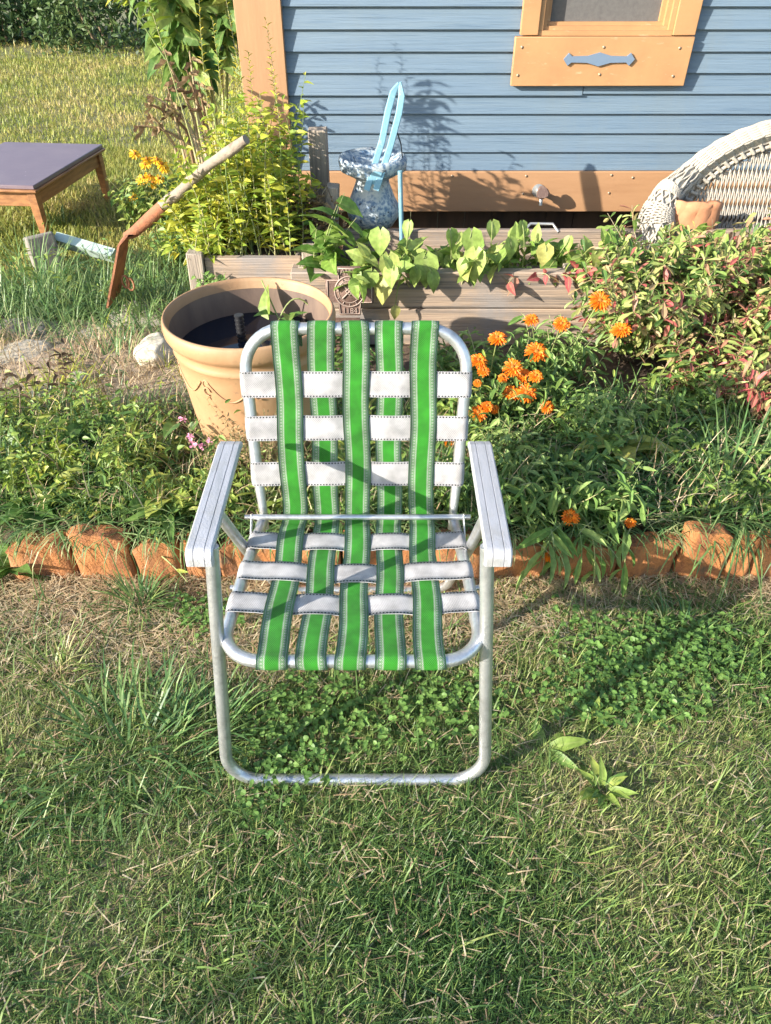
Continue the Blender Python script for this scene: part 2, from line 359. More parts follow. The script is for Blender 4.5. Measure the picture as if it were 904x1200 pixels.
def blade_t(curve, n=4, twist=0):
    ts = np.linspace(0, 1, n + 1); a = curve * ts
    y = np.concatenate([[0], np.cumsum(np.sin(a[:-1] + curve / n / 2))]) / n; z = np.concatenate([[0], np.cumsum(np.cos(a[:-1] + curve / n / 2))]) / n
    wd = .5 * np.array([1 - .15 * t - .85 * t ** 3 for t in ts]); wd[-1] = .03
    l = np.stack([-wd * np.cos(twist * ts), y + 0, z], 1); r = np.stack([wd * np.cos(twist * ts), y, z], 1)
    # width is scaled in X only
    v = np.concatenate([l, r]); F = np.array([(i, n + 1 + i, n + 2 + i, i + 1) for i in range(n)])
    return v, F, np.concatenate([ts, ts])
BLADES = [blade_t(c, 4) for c in (.3, .7, 1.1, 1.5, 2.0)]
BL3 = [blade_t(c, 2) for c in (.3, .8, 1.3)]

def rotz_frames(yaw, tilt):
    """template +Y turned to yaw, leaned by tilt from upright about its side axis"""
    cy, sy = np.cos(yaw), np.sin(yaw); ct, st = np.cos(tilt), np.sin(tilt)
    side = np.stack([cy, sy, 0 * cy], 1); fwd = np.stack([-sy, cy, 0 * cy], 1)
    y = fwd * ct[:, None]; y[:, 2] = -st; z = fwd * st[:, None]; z[:, 2] = ct
    return np.stack([side, y, z], 2)
def dir_frames(D, roll=None):
    """leaf frames: +Y along D, +Z as upward as possible, rolled"""
    D = np.asarray(D, float); D = D / np.linalg.norm(D, axis=1, keepdims=True)
    Z = np.tile([0, 0, 1.], (len(D), 1)) + rng.normal(0, .02, (len(D), 3))
    X = np.cross(D, Z); X /= np.linalg.norm(X, axis=1, keepdims=True); U = np.cross(X, D)
    if roll is not None:
        c, s_ = np.cos(roll)[:, None], np.sin(roll)[:, None]; X, U = X * c + U * s_, U * c - X * s_
    return np.stack([X, D, U], 2)
def grass(mb, P, length, width, tint, lean=.35, tmpls=BLADES):
    N = len(P); k = rng.integers(0, len(tmpls), N); yaw = rng.uniform(0, 2 * math.pi, N)
    tilt = np.abs(rng.normal(0, lean, N)); Ln = length * rng.uniform(.6, 1.3, N); W = width * rng.uniform(.7, 1.3, N)
    R = rotz_frames(yaw, tilt)
    for i, t_ in enumerate(tmpls):
        q = k == i
        if q.any(): mb.inst(t_, P[q], R[q], np.stack([W[q], Ln[q], Ln[q]], 1), np.clip(tint[q], 0, 1))
def vnoise(P, s, seed=0):
    return np.array([mnoise.noise(Vector((p[0] * s + seed, p[1] * s - seed, seed * .37))) for p in P])
def leaves(mb, P, D, tmpl, ln, wd, tint, roll=.5, jl=.25):
    N = len(P); Ls = ln * rng.uniform(1 - jl, 1 + jl, N); Ws = wd / ln * Ls * rng.uniform(.85, 1.15, N)
    R = dir_frames(D, rng.normal(0, roll, N))
    mb.inst(tmpl, P, R, np.stack([Ws, Ls, Ls], 1), np.clip(tint, 0, 1))
def curve_pts(p0, p1, sag=0, side=(0, 0, 0), n=8):
    p0, p1 = Vector(p0), Vector(p1); out = []
    for i in range(n + 1):
        t_ = i / n; b_ = 4 * t_ * (1 - t_)
        out.append(p0.lerp(p1, t_) + Vector((0, 0, sag * b_)) + Vector(side) * b_)
    return out

# ------------------------------------------------------------------ ground
BEDZ = .12
def bed_h(x, y):
    h = BEDZ + .02 * mnoise.noise(Vector((x * 2, y * 2, 0))) + .012 * mnoise.noise(Vector((x * 9, y * 9, 3)))
    k = 1.0
    k *= min(1, max(0, (3.35 - y) / .9)) ** .8 if x < 0.2 else 1
    k *= min(1, max(0, (x + 3.2) / 1.0))
    return h * k
def gz(x, y):
    if 1.46 < y < 3.35 and x > -3.2: return max(bed_h(x, y), .0)
    return .008 * mnoise.noise(Vector((x * 3, y * 3, 7)))
def sheet(name, xs, ys, zf, mt):
    mb = MB(); nx, ny = len(xs), len(ys)
    V = [(x, y, zf(x, y)) for y in ys for x in xs]
    F = [(j * nx + i, j * nx + i + 1, (j + 1) * nx + i + 1, (j + 1) * nx + i) for j in range(ny - 1) for i in range(nx - 1)]
    mb.add(V, np.array(F)); return mb.build(name, mt, smooth=True)
xs = [-200, -60, -20, -10] + list(np.arange(-6, 4.01, .12)) + [8, 20, 60, 200]
ys = [-200, -60, -20, -6] + list(np.arange(-3, 14.01, .12)) + [20, 60, 200]
g = sheet('ground', xs, ys, lambda x, y: (.012 * mnoise.noise(Vector((x * 3, y * 3, 7))) if abs(x) < 7 and -3 < y < 15 else -.02), M['ground'])
tag(g, kind='structure')
bx_ = np.arange(-3.2, 3.01, .05); by_ = np.arange(1.45, 3.40, .05)
tag(sheet('bed_soil', bx_, by_, lambda x, y: (bed_h(x, y) if bx_[0] + .02 < x < bx_[-1] - .02 and by_[0] + .01 < y < by_[-1] - .02 else -.06), M['soil']), kind='structure')
def path_z(x, y):
    d = ((x + 1.35) / .95) ** 2 + ((y - 2.42) / .42) ** 2 + .35 * mnoise.noise(Vector((x * 2.5, y * 2.5, 9)))
    return bed_h(x, y) + (.016 if d < 1 else .016 - .12 * (d - 1)) + .006 * mnoise.noise(Vector((x * 14, y * 14, 1)))
tag(sheet('path', np.arange(-2.6, -.2, .04), np.arange(1.8, 3.05, .04), path_z, M['sand']), kind='structure')

# ------------------------------------------------------------------ house
WY = 3.6
house = empty('house', (1.5, WY, 0), 'house wall of blue lap siding with ochre trim behind the raised bed', 'house')
XL, XR = -.44, 6.0
mb = MB(); z0 = .497; p = .079
for i in range(27):
    a, b_ = z0 + i * p, z0 + (i + 1) * p + .012
    segs = [(XL, XR)]
    if i == 4: segs = [(XL, .875), (.879, XR)]
    if b_ > 1.06 and a < 2.04: segs = [(XL, .60), (1.25, XR)]
    for j, (xa, xb) in enumerate(segs):
        o_ = -.004 if (i == 4 and j == 0) else 0
        dz = -.006 if (i == 4 and j == 0) else 0
        V = [(xa, WY - .022 + o_, a + dz), (xb, WY - .022 + o_, a + dz), (xb, WY - .002, b_), (xa, WY - .002, b_),
             (xa, WY + .01, a + dz), (xb, WY + .01, a + dz), (xb, WY + .01, b_), (xa, WY + .01, b_)]
        mb.add(V, np.array([(0, 1, 2, 3), (4, 7, 6, 5), (0, 4, 5, 1), (3, 2, 6, 7), (0, 3, 7, 4), (1, 5, 6, 2)]))
rel(mb.build('siding', M['siding']), house)
mb = MB(); box(mb, ((XL + .62) / 2, WY + .10, 1.35), (.62 - XL, .16, 2.0)); box(mb, ((1.23 + XR) / 2, WY + .10, 1.35), (XR - 1.23, .16, 2.0)); box(mb, (.925, WY + .10, .69), (.61, .16, .68)); box(mb, (.925, WY + .10, 2.19), (.61, .16, .32)); box(mb, (.925, WY + .165, 1.53), (.61, .02, 1.0)); box(mb, (-.36, 5.6, 1.45), (.12, 3.8, 2.3))
rel(mb.build('wall_core', M['siding']), house)
mb = MB(); box(mb, ((-.62 + XR) / 2 + .09, WY - .013, .404), (XR + .44, .045, .182)); o = rel(mb.build('skirt_board', M['skirt']), house); bevel(o, .003)
mb = MB(); box(mb, (-.53, WY - .018, 1.42), (.196, .05, 2.25)); o = rel(mb.build('corner_board', M['corner']), house); bevel(o, .003)
mb = MB(); box(mb, (-.605, WY + .09, 1.42), (.05, .16, 2.25)); o = rel(mb.build('corner_board', M['corner']), house); bevel(o, .003)
mb = MB()
xx = -.5
while xx < XR:
    box(mb, (xx, WY + .16, .15), (.136, .03, .40), tint=rng.random()); xx += .14
rel(mb.build('foundation_board', M['cellar']), house)
mb = MB(); prism(mb, [(-.95, 2.62), (XR + .3, 2.62), (XR + .3, 2.70), (-.95, 2.70)], WY - .12, 7.8); rel(mb.build('roof', M['roofing']), house)
# window
win = MB()
def wx(px, y=98): return at(px, y, Y=WY).x
WX0, WX1 = .549, 1.307; wf = WY - .035
apr = MB(); box(apr, ((WX0 + WX1) / 2, wf - .004, .937), (WX1 - WX0, .032, .180)); 
window = empty('window', ((WX0 + WX1) / 2, WY - .02, 1.3), None, None); rel(window, house)
def wrel(o):
    o.parent = window; o.matrix_parent_inverse = (Matrix.Translation(house.location) @ house.matrix_world.inverted() @ Matrix.Translation(window.location)).inverted(); return o
window.location = ((WX0 + WX1) / 2, WY - .02, 1.3); window.matrix_parent_inverse = Matrix.Translation(house.location).inverted()
def wrel(o):
    o.parent = window; o.matrix_parent_inverse = Matrix.Translation(window.location).inverted(); return o
bevel(wrel(apr.build('apron_board', M['trim'])), .003)
for (xa, xb) in ((WX0 + .02, WX0 + .095), (WX1 - .095, WX1 - .0)):
    mb = MB(); box(mb, ((xa + xb) / 2, wf + .002, 1.52), (xb - xa, .032, .978)); bevel(wrel(mb.build('side_trim', M['trim'])), .003)
mb = MB(); box(mb, ((WX0 + WX1) / 2, wf + .002, 2.06), (WX1 - WX0, .034, .10)); bevel(wrel(mb.build('head_trim', M['trim'])), .003)
mb = MB(); fx0, fx1 = WX0 + .096, WX1 - .096
for k, (ins, dy) in enumerate(((0, .012), (.018, .030), (.034, .052))):
    xa, xb, za, zb = fx0 + ins, fx1 - ins, 1.029 + ins * .8, 2.0 - ins
    wd = .018
    box(mb, ((xa + xb) / 2, wf + dy, za + wd / 2), (xb - xa, .03, wd)); box(mb, ((xa + xb) / 2, wf + dy, zb - wd / 2), (xb - xa, .03, wd))
    box(mb, (xa + wd / 2, wf + dy + .001, (za + zb) / 2), (wd, .03, zb - za - .037)); box(mb, (xb - wd / 2, wf + dy + .001, (za + zb) / 2), (wd, .03, zb - za - .037))
wrel(mb.build('sash', M['trim']))
mb = MB(); box(mb, ((fx0 + fx1) / 2, wf + .060, 1.52), (fx1 - fx0 - .06, .006, .92)); wrel(mb.build('screen_pane', M['screen']))
# blue bracket-shaped ornament
cx, cz = at(702, 69, Y=wf - .02).x, at(702, 69, Y=wf - .02).z
hl, hh = .152, .020
up = [(-hl, 0), (-hl + .02, hh * 1.15), (-hl + .035, hh * .55), (-.05, hh * .62), (-.02, hh), (0, hh * 1.25), (.02, hh), (.05, hh * .62), (hl - .035, hh * .55), (hl - .02, hh * 1.15), (hl, 0)]
mb = MB(); prism(mb, [(cx + a, cz + b_) for a, b_ in up] + [(cx + a, cz - b_) for a, b_ in reversed(up[1:-1])][::1], wf - .030, wf - .0195)
orn = wrel(mb.build('ornament', M['bracket']))
for (px, py) in ((612, 55), (708, 55), (797, 56), (607, 88), (703, 87), (789, 89)):
    q = at(px, py, Y=wf - .02); mb = MB(); lathe(mb, [(.0001, -.0005), (.0055, .0), (.006, .003)], (0, 0, 0), 10)
    o = mb.build('screw', M['screw'], smooth=True); o.rotation_euler = (rad(90), 0, 0); o.location = q + Vector((0, -.0025, 0)); o.rotation_euler = (rad(-90), 0, 0)
    o.parent = window; o.matrix_parent_inverse = Matrix.Translation(window.location).inverted()
for (px, py) in ((617, 206), (717, 205), (613, 227), (714, 226), (530, 206), (742, 208)):
    q = at(px, py, Y=WY - .036); mb = MB(); lathe(mb, [(.0001, -.0005), (.0055, .0), (.006, .003)], (0, 0, 0), 10)
    o = mb.build('screw', M['screw'], smooth=True); o.location = q + Vector((0, -.0025, 0)); o.rotation_euler = (rad(-90), 0, 0); rel(o, house)
# outdoor tap on the skirt board
q = at(631, 223, Y=WY - .036)
tap = empty('garden_tap', q, 'grey outdoor water tap sticking out of the brown skirt board', 'tap')
mb = MB(); lathe(mb, [(.0001, 0), (.03, 0), (.03, .006), (.014, .01), (.012, .05), (.018, .055), (.018, .075), (.0001, .078)], (0, 0, 0), 18)
o = smoothed(mb.build('spout', M['brass'])); o.parent = tap; o.rotation_euler = (rad(90), 0, 0)
mb = MB()
lathe(mb, [(.0001, 0), (.026, .002), (.030, .008), (.026, .014), (.0001, .014)], (0, 0, 0), 12, wob=.12)
o = smoothed(mb.build('handle', M['iron'])); o.parent = tap; o.rotation_euler = (rad(72), 0, 0); o.location = (.004, -.082, .012)
mb = MB(); tube(mb, [(0, -.055, 0), (.004, -.075, -.02), (.004, -.08, -.045)], .009, 8); o = mb.build('nozzle', M['brass'], smooth=True); o.parent = tap

# ------------------------------------------------------------------ lawn chair
CX = -.062
chair = empty('lawn_chair', (CX, 1.05, 0), 'folding aluminium lawn chair with green and white woven webbing, standing on the lawn', 'chair')
def cp(o): return rel(o, chair)
def X(lx): return CX + lx
R_ = .0125
# front legs: one U of tube from arm to arm over the ground
pts = fillet([(X(-.236), .855, .575), (X(-.266), .785, .03 + .012), (X(-.255), .762, .0125), (X(.255), .762, .0125), (X(.266), .785, .042), (X(.236), .855, .575)],
             [.03, .001, .001, .03], 5)
pts = fillet([(X(-.236), .876, .583), (X(-.272), .765, .0125), (X(.272), .765, .0125), (X(.236), .876, .583)], [.07, .07], 10)
mb = MB(); tube(mb, pts, R_, 14); cp(mb.build('front_leg_frame', M['alu'], smooth=True))
pts = fillet([(X(-.256), .985, .584), (X(-.245), 1.13, .33), (X(-.222), 1.315, .0125), (X(.222), 1.315, .0125), (X(.245), 1.13, .33), (X(.256), .985, .584)], [.3, .07, .07, .3], 8)
mb = MB(); tube(mb, pts, R_ * .92, 14); cp(mb.build('rear_leg_frame', M['alu'], smooth=True))
# seat frame and back frame
seatz = lambda y: .38 - .02 * (y - .79) / .41
pts = fillet([(X(-.218), 1.215, .352), (X(-.232), 1.0, .370), (X(-.240), .79, .380), (X(.240), .79, .380), (X(.232), 1.0, .370), (X(.218), 1.215, .352)], [.3, .075, .075, .3], 10)
mb = MB(); tube(mb, pts, R_, 14); cp(mb.build('seat_frame', M['alu'], smooth=True))
BT = Vector((0, 1.342, .76)); BB = Vector((0, 1.205, .352)); bd = (BT - BB)
def back(s, lx, off=0):
    n = Vector((0, -bd.z, bd.y)).normalized()
    q = BB + bd * s + n * off; return Vector((X(lx), q.y, q.z))
pts = fillet([back(-.04, -.212), back(.3, -.223), back(1, -.235), back(1, .235), back(.3, .223), back(-.04, .212)], [.3, .085, .085, .3], 10)
rr = []
for q in pts:
    s = (q - BB).dot(bd) / bd.length_squared
    rr.append(R_ * (.62 if s < .12 else 1 if s > .25 else .62 + .38 * (s - .12) / .13))
mb = MB(); tube(mb, pts, rr, 14); cp(mb.build('back_frame', M['alu'], smooth=True))
mb = MB(); cq = back(.06, 0, .0)
tube(mb, [(X(-.236), 1.183, .386), (X(-.12), 1.182, .386), (X(0), 1.1815, .387), (X(.12), 1.182, .386), (X(.236), 1.183, .386)], .0065, 10)
cp(mb.build('cross_bar', M['alu'], smooth=True))
# flat hinge links between back, seat and arms
for sgn in (-1, 1):
    mb = MB()
    tube(mb, [(X(sgn * .236), 1.186, .392), (X(sgn * .236), 1.183, .386), (X(sgn * .240), 1.15, .335)], .007, 8, sx=.35)
    cp(mb.build('hinge_link', M['alu'], smooth=True))
    for (y, z) in ((1.183, .386), (1.15, .335), (.98, .372)):
        mb = MB(); tube(mb, [(X(sgn * .226), y, z), (X(sgn * .251), y, z)], .006, 8); cp(mb.build('rivet', M['rivet'], smooth=True))
# armrests: grooved strips bent down at the front
def armrest(sgn):
    hw = .0235
    prof = [(-hw, -.005), (-hw, .003), (-hw + .003, .006), (-.0105, .006), (-.0095, .0042), (-.0085, .006), (.0085, .006), (.0095, .0042), (.0105, .006), (hw - .003, .006), (hw, .003), (hw, -.005), (hw - .003, -.005), (hw - .003, .002), (-hw + .003, .002), (-hw + .003, -.005)]
    path = fillet([(0, .853, .561), (0, .857, .585), (0, 1.0, .587), (0, 1.165, .588), (0, 1.182, .583)], [.014, .5, .012], 8)
    c_front, c_rear = sgn * .2535, sgn * .2535
    mb = MB(); V = []; n = len(prof)
    for i, q in enumerate(path):
        a = path[max(0, i - 1)]; b_ = path[min(len(path) - 1, i + 1)]; t_ = (b_ - a).normalized(); nn = Vector((0, -t_.z, t_.y))
        for (u, v) in prof: V.append((X(c_front) + u, q.y + nn.y * v, q.z + nn.z * v))
    F = [(i * n + k, (i + 1) * n + k, (i + 1) * n + (k + 1) % n, i * n + (k + 1) % n) for i in range(len(path) - 1) for k in range(n)]
    mb.add(V, np.array(F)); mb.add(V[:n], [tuple(range(n))]); mb.add(V[-n:], [tuple(range(n - 1, -1, -1))])
    return smoothed(cp(mb.build('armrest', M['alu_arm'])), 30)
armrest(-1); armrest(1)
# webbing
GX = [-.143, -.071, 0, .070, .142]; GW = .0565; WW = .055
def ribbon(name, mt, pts, wdir, wid, nrm, thick=.0016):
    """strap through pts with width direction wdir and surface normals nrm"""
    mb = MB(); V = []; U = []; d = 0; nx = 4
    for side in (1, -1):
        d = 0
        for i, q in enumerate(pts):
            if i: d += (q - pts[i - 1]).length
            for k in range(nx + 1):
                u = k / nx
                crown = -.0012 * (2 * u - 1) ** 2
                V.append(tuple(q + wdir[i] * ((u - .5) * wid) + nrm[i] * (thick / 2 * side + crown))); U.append((u, d))
    m = len(pts); k1 = nx + 1; F = []
    for i in range(m - 1):
        for k in range(nx):
            a = i * k1 + k; F.append((a, a + 1, a + k1 + 1, a + k1)); c = m * k1 + a; F.append((c, c + k1, c + k1 + 1, c + 1))
        for k in (0, nx):
            a = i * k1 + k; c = m * k1 + a; F.append((a, c, c + k1, a + k1))
    mb.add(V, np.array(F), uv=U); return cp(mb.build(name, mt, smooth=True))
seat_rows = [1.118, 1.022, .930]; back_rows = [.275, .515, .735]     # y on the seat, s on the back
over_back = [(1, 0, 1, 0, 1)] * 3
over_seat = [(1, 0, 1, 0, 1), (0, 1, 0, 1, 0), (1, 0, 1, 0, 1)]      # is green on top, by row and strap
def seat_sag(y, lx): return -.012 * math.sin(math.pi * min(1, max(0, (y - .79) / .41))) * math.cos(math.pi * lx / .46)
def back_bow(s, lx): return -.009 * math.sin(math.pi * min(1, max(0, s))) * math.cos(math.pi * lx / .47)
def bump01(d, h=.04): return max(0, math.cos(min(1, abs(d) / h) * math.pi / 2)) 
for gi, gx in enumerate(GX):
    core = []
    # around the front rail, over the seat, up the back, over the top rail
    fr = Vector((0, .79, .380))
    r1 = R_ + .003
    for k in range(9):
        a = rad(-60 - 0) - k * rad(0)  # placeholder keeps order clear
    for k in range(10):
        a = rad(-70) + rad(160) * k / 9       # angle measured from -Y round to +Z
        core.append((Vector((0, fr.y - r1 * math.cos(a), fr.z + r1 * math.sin(a))), Vector((0, -math.cos(a), math.sin(a)))))
    for k in range(1, 46):
        y = .79 + (1.165 - .79) * k / 45
        sag = seat_sag(y, gx)
        off = 0
        for ri, ry in enumerate(seat_rows): off += (1 if over_seat[ri][gi] else -1) * .0028 * bump01(y - ry)
        core.append((Vector((0, y, seatz(y) + R_ + .001 + sag + off)), Vector((0, 0, 1))))
    a0 = core[-1][0]; a1 = back(.09, 0, .004); a1.x = 0
    ctrl = Vector((0, 1.196, .357 + .002))
    for k in range(1, 9):
        t_ = k / 9; q = a0 * (1 - t_) ** 2 + ctrl * 2 * t_ * (1 - t_) + a1 * t_ ** 2
        tg = (ctrl - a0) * (1 - t_) + (a1 - ctrl) * t_; tg.normalize(); core.append((q, Vector((0, -tg.z, tg.y))))
    nb = Vector((0, -bd.z, bd.y)).normalized()
    for k in range(0, 46):
        s = .09 + (1.0 - .09) * k / 45; bow = back_bow(s, gx); off = 0
        for ri, rs in enumerate(back_rows): off += (1 if over_back[ri][gi] else -1) * .0028 * bump01((s - rs) * bd.length)
        q = back(s, 0, (R_ + .001) * min(1, .35 + (s - .09) * 4.5) + bow + off); q.x = 0; core.append((q, nb))
    tp = Vector((0, BT.y, BT.z)); a_n = math.atan2(nb.z, -nb.y)
    for k in range(1, 12):
        a = a_n + rad(165) * k / 11
        core.append((Vector((0, tp.y - r1 * math.cos(a), tp.z + r1 * math.sin(a))), Vector((0, -math.cos(a), math.sin(a)))))
    q, n_ = core[-1]; core.append((q + Vector((0, -.002, -.045)), n_))
    pts = [Vector((X(gx + .0018 * math.sin(i * .22 + gi * 2)), q.y, q.z)) for i, (q, n_) in enumerate(core)]
    ribbon('green_strap', M['green_web'], pts, [Vector((1, 0, 0))] * len(pts), GW, [n_ for q, n_ in core])
def white_strap(cen, nrm, wdir, hw, ov, sagf):
    """cen: centre of the tube line; nrm: upward normal of that surface; wdir: across the strap"""
    pts = []; ns = []; r1 = R_ + .0018; XV = Vector((1, 0, 0))
    for k in range(9):
        a = rad(-110 + 110 * k / 8); pts.append(cen + XV * (-hw + math.sin(a) * r1) + nrm * (math.cos(a) * r1)); ns.append((XV * math.sin(a) + nrm * math.cos(a)))
    n = 60
    for k in range(1, n):
        lx = -hw + 2 * hw * k / n; off = 0
        for gi, gx in enumerate(GX): off += (-1 if ov[gi] else 1) * .0028 * bump01(lx - gx, .045)
        sag = sagf(lx)
        pts.append(cen + XV * lx + nrm * (R_ + .001 + sag + off)); ns.append(nrm)
    for k in range(9):
        a = rad(110 * k / 8); pts.append(cen + XV * (hw + math.sin(a) * r1) + nrm * (math.cos(a) * r1)); ns.append((XV * math.sin(a) + nrm * math.cos(a)))
    ribbon('white_strap', M['white_web'], pts, [wdir] * len(pts), WW, ns)
for ri, y in enumerate(seat_rows):
    white_strap(Vector((CX, y, seatz(y))), Vector((0, .045, 1)).normalized(), Vector((0, 1, -.045)).normalized(), .218 + .024 * (1.215 - y) / .42, over_seat[ri], lambda lx, y=y: seat_sag(y, lx))
for ri, s in enumerate(back_rows):
    q = back(s, 0); nb = Vector((0, -bd.z, bd.y)).normalized()
    white_strap(q, nb, bd.normalized(), .217 + .018 * s, over_back[ri], lambda lx, s=s: back_bow(s, lx))

# ------------------------------------------------------------------ bed edging: short orange stained logs
EY = 1.385
logs = [  # left px, right px, top height, note
    (28, 98, .165, 'orange stained edging log at the left end of the row, its outer edge chipped away'),
    (100, 168, .185, 'tallest sunlit orange edging log under the arching grass blade'),
    (170, 222, .18, 'orange edging log beside the left armrest, striped by grass shadows'),
    (224, 262, .175, 'narrow orange edging log behind the left front leg of the chair'),
    (264, 300, .17, 'orange edging log behind the left side of the chair seat'),
    (302, 352, .178, 'orange edging log seen between the first two green straps'),
    (354, 402, .172, 'orange edging log seen left of the middle green strap'),
    (404, 452, .176, 'orange edging log seen right of the middle green strap'),
    (454, 505, .17, 'orange edging log behind the two right green straps'),
    (507, 560, .176, 'orange edging log beside the right side of the chair seat'),
    (562, 640, .172, 'wide orange edging log right of the right armrest'),
    (642, 716, .16, 'shaded edging log almost hidden under drooping marigold leaves'),
    (718, 782, .165, 'dark brown edging log with a vertical split, in shade'),
    (784, 836, .19, 'edging log with a bright knotty slanted top'),
    (838, 868, .185, 'slim edging log between two saw cuts near the right end'),
    (870, 930, .185, 'sunlit orange edging log at the right end of the row')]
TW = (.02, -.015, .01, -.02, .015, -.01)
for i, (a, b_, h, lab) in enumerate(logs):
    h *= (.86, .9, .78, .84, .74, .80)[i % 6]
    xa, xb = at(a, 680, Y=EY).x, at(b_, 680, Y=EY).x; wd = xb - xa - .003; th = .05
    mb = MB(); n = 16; m_ = 12; V = []
    for j in range(m_ + 1):
        z = -.03 + (h + .03) * j / m_
        for k in range(n + 1):
            u = k / n; x = xa + wd * u; yy = EY - .5 * th * (1 - .45 * (abs(2 * u - 1)) ** 10) * (1 if j < m_ else .9) + .012 * mnoise.noise(Vector((x * 9, z * 14, i))) + .004 * mnoise.noise(Vector((x * 60, z * 12, i))) + TW[i % 6] * (u - .5)
            zz = z + (.020 * mnoise.noise(Vector((x * 18, i * 3.1, 0))) + TW[(i * 5 + 2) % 6] * 1.1 * (u - .5) + (-.03 * max(0, .35 - u) / .35 if i == 0 else 0) - .012 * abs(2 * u - 1) ** 3) * (j / m_) ** 4
            V.append((x, yy, zz))
    F = [(j * (n + 1) + k, j * (n + 1) + k + 1, (j + 1) * (n + 1) + k + 1, (j + 1) * (n + 1) + k) for j in range(m_) for k in range(n)]
    base = len(V); top = V[-(n + 1):]
    V += [(x, EY + th * .5, z - .004) for x, y, z in top] + [(x, EY + th * .5, -.03) for x, y, z in top]
    r0 = m_ * (n + 1); F += [(r0 + k, r0 + k + 1, base + k + 1, base + k) for k in range(n)]
    F += [(base + k, base + k + 1, base + n + 2 + k, base + n + 1 + k) for k in range(n)]
    mb.add(V, np.array(F)); 
    ls = [j * (n + 1) for j in range(m_ + 1)] + [base, base + n + 1]; rs = [q + n for q in ls]
    mb.F.append(np.array(ls)); mb.L.append(np.array([len(ls)])); mb.F.append(np.array(rs[::-1])); mb.L.append(np.array([len(rs)]))
    o = mb.build('edging_log', M['orange']); smoothed(o, 35); tag(o, lab, 'edging log', 'orange logs edging the flower bed')

# ------------------------------------------------------------------ raised beds
BY = 2.55
rb = empty('raised_bed', (1.1, BY, 0), 'long raised bed of weathered horizontal planks, overgrown with vines, along the house', 'raised bed')
def plank(mb_c, size, name='plank', mt='oldwood', root=rb, rz=0, rx=0, jit=.002, ry=0):
    mb = MB(); box(mb, mb_c, size, rz=rz, rx=rx, ry=ry, jit=jit); return bevel(rel(mb.build(name, M[mt]), root), .004)
plank((1.25, BY, .345), (3.2, .04, .140)); plank((1.25, BY + .003, .195), (3.2, .04, .148))
plank((1.25, BY + .40, .36), (3.2, .035, .14)); plank((1.25, BY + .40, .20), (3.2, .035, .14))
plank((-.33, BY + .20, .34), (.04, .37, .14)); plank((-.33, BY + .20, .20), (.04, .37, .13))
for x in (-.30, .69, 1.75): plank((x, BY + .04, .23), (.05, .04, .38), 'post', 'post')
mb = MB(); V = [(x, y, .33 + .012 * mnoise.noise(Vector((x * 8, y * 8, 2)))) for y in np.linspace(BY + .02, BY + .38, 8) for x in np.linspace(-.31, 2.8, 60)]
mb.add(V, np.array([(j * 60 + i, j * 60 + i + 1, (j + 1) * 60 + i + 1, (j + 1) * 60 + i) for j in range(7) for i in range(59)])); rel(mb.build('bed_filling', M['soil'], smooth=True), rb)
# left planter box with its leaning posts
lb = empty('planter_box', (-.6, 2.62, 0), 'small weathered planter box with corner posts, full of yellow-green bush, behind the pot', 'planter box')
LY = 2.64
xa, xb = at(243, 320, Y=LY).x, at(354, 320, Y=LY).x
plank(((xa + xb) / 2, LY, .355), (xb - xa, .035, .155), root=lb); plank(((xa + xb) / 2, LY + .002, .195), (xb - xa, .035, .15), root=lb)
plank(((xa + xb) / 2, LY + .50, .30), (xb - xa, .03, .30), root=lb)
plank((xa - .02, LY + .25, .30), (.03, .46, .26), root=lb); plank((xb + .02, LY + .25, .30), (.03, .46, .26), root=lb)
q = at(233, 330, Y=LY); plank((q.x, LY - .01, .225), (.06, .06, .46), 'post', 'post', lb, ry=rad(2))
q = at(366, 330, Y=LY); plank((q.x, LY - .01, .225), (.058, .06, .50), 'post', 'post', lb)
q = at(373, 175, Y=3.15); plank((q.x, 3.16, .36), (.075, .07, .80), 'post', 'post', lb)
q = at(384, 230, Y=2.9); plank((q.x, 2.92, .30), (.05, .07, .62), 'post', 'post', lb, ry=rad(4))
mb = MB(); a = at(287, 172, Y=3.0); b_ = at(238, 305, Y=2.75); tube(mb, [b_ + Vector((0, 0, -.05)), b_.lerp(a, .5) + Vector((.008, 0, 0)), a], .012, 8); rel(mb.build('side_rail', M['greywood'], smooth=True), lb)
mb = MB(); box(mb, ((xa + xb) / 2, LY + .25, .39), (xb - xa - .01, .46, .02)); rel(mb.build('box_filling', M['soil']), lb)

# ------------------------------------------------------------------ water pot
PC = Vector((-.385, 1.87, .095)); PH = .47
pot = empty('water_pot', PC, 'big round tan pot filled with dark water beside the chair back', 'pot')
prof = [(.0001, 0), (.170, 0), (.177, .006), (.183, .03), (.200, .18), (.217, .34), (.218, .368), (.222, .374), (.226, .380), (.222, .387), (.222, .402), (.226, .410), (.236, .418), (.242, .430), (.243, .450), (.241, .463), (.237, PH), (.232, .469), (.229, .460), (.225, .44)]
mb = MB(); lathe(mb, prof, (0, 0, 0), 72, wob=.004); o = mb.build('body', M['pot'], pot, smooth=True)
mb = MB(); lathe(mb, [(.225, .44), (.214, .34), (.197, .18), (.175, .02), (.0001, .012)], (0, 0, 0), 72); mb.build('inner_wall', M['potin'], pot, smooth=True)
mb = MB(); lathe(mb, [(.2165, .365), (.0001, .365)], (0, 0, 0), 72); mb.build('water', M['water'], pot, smooth=True)
mb = MB()
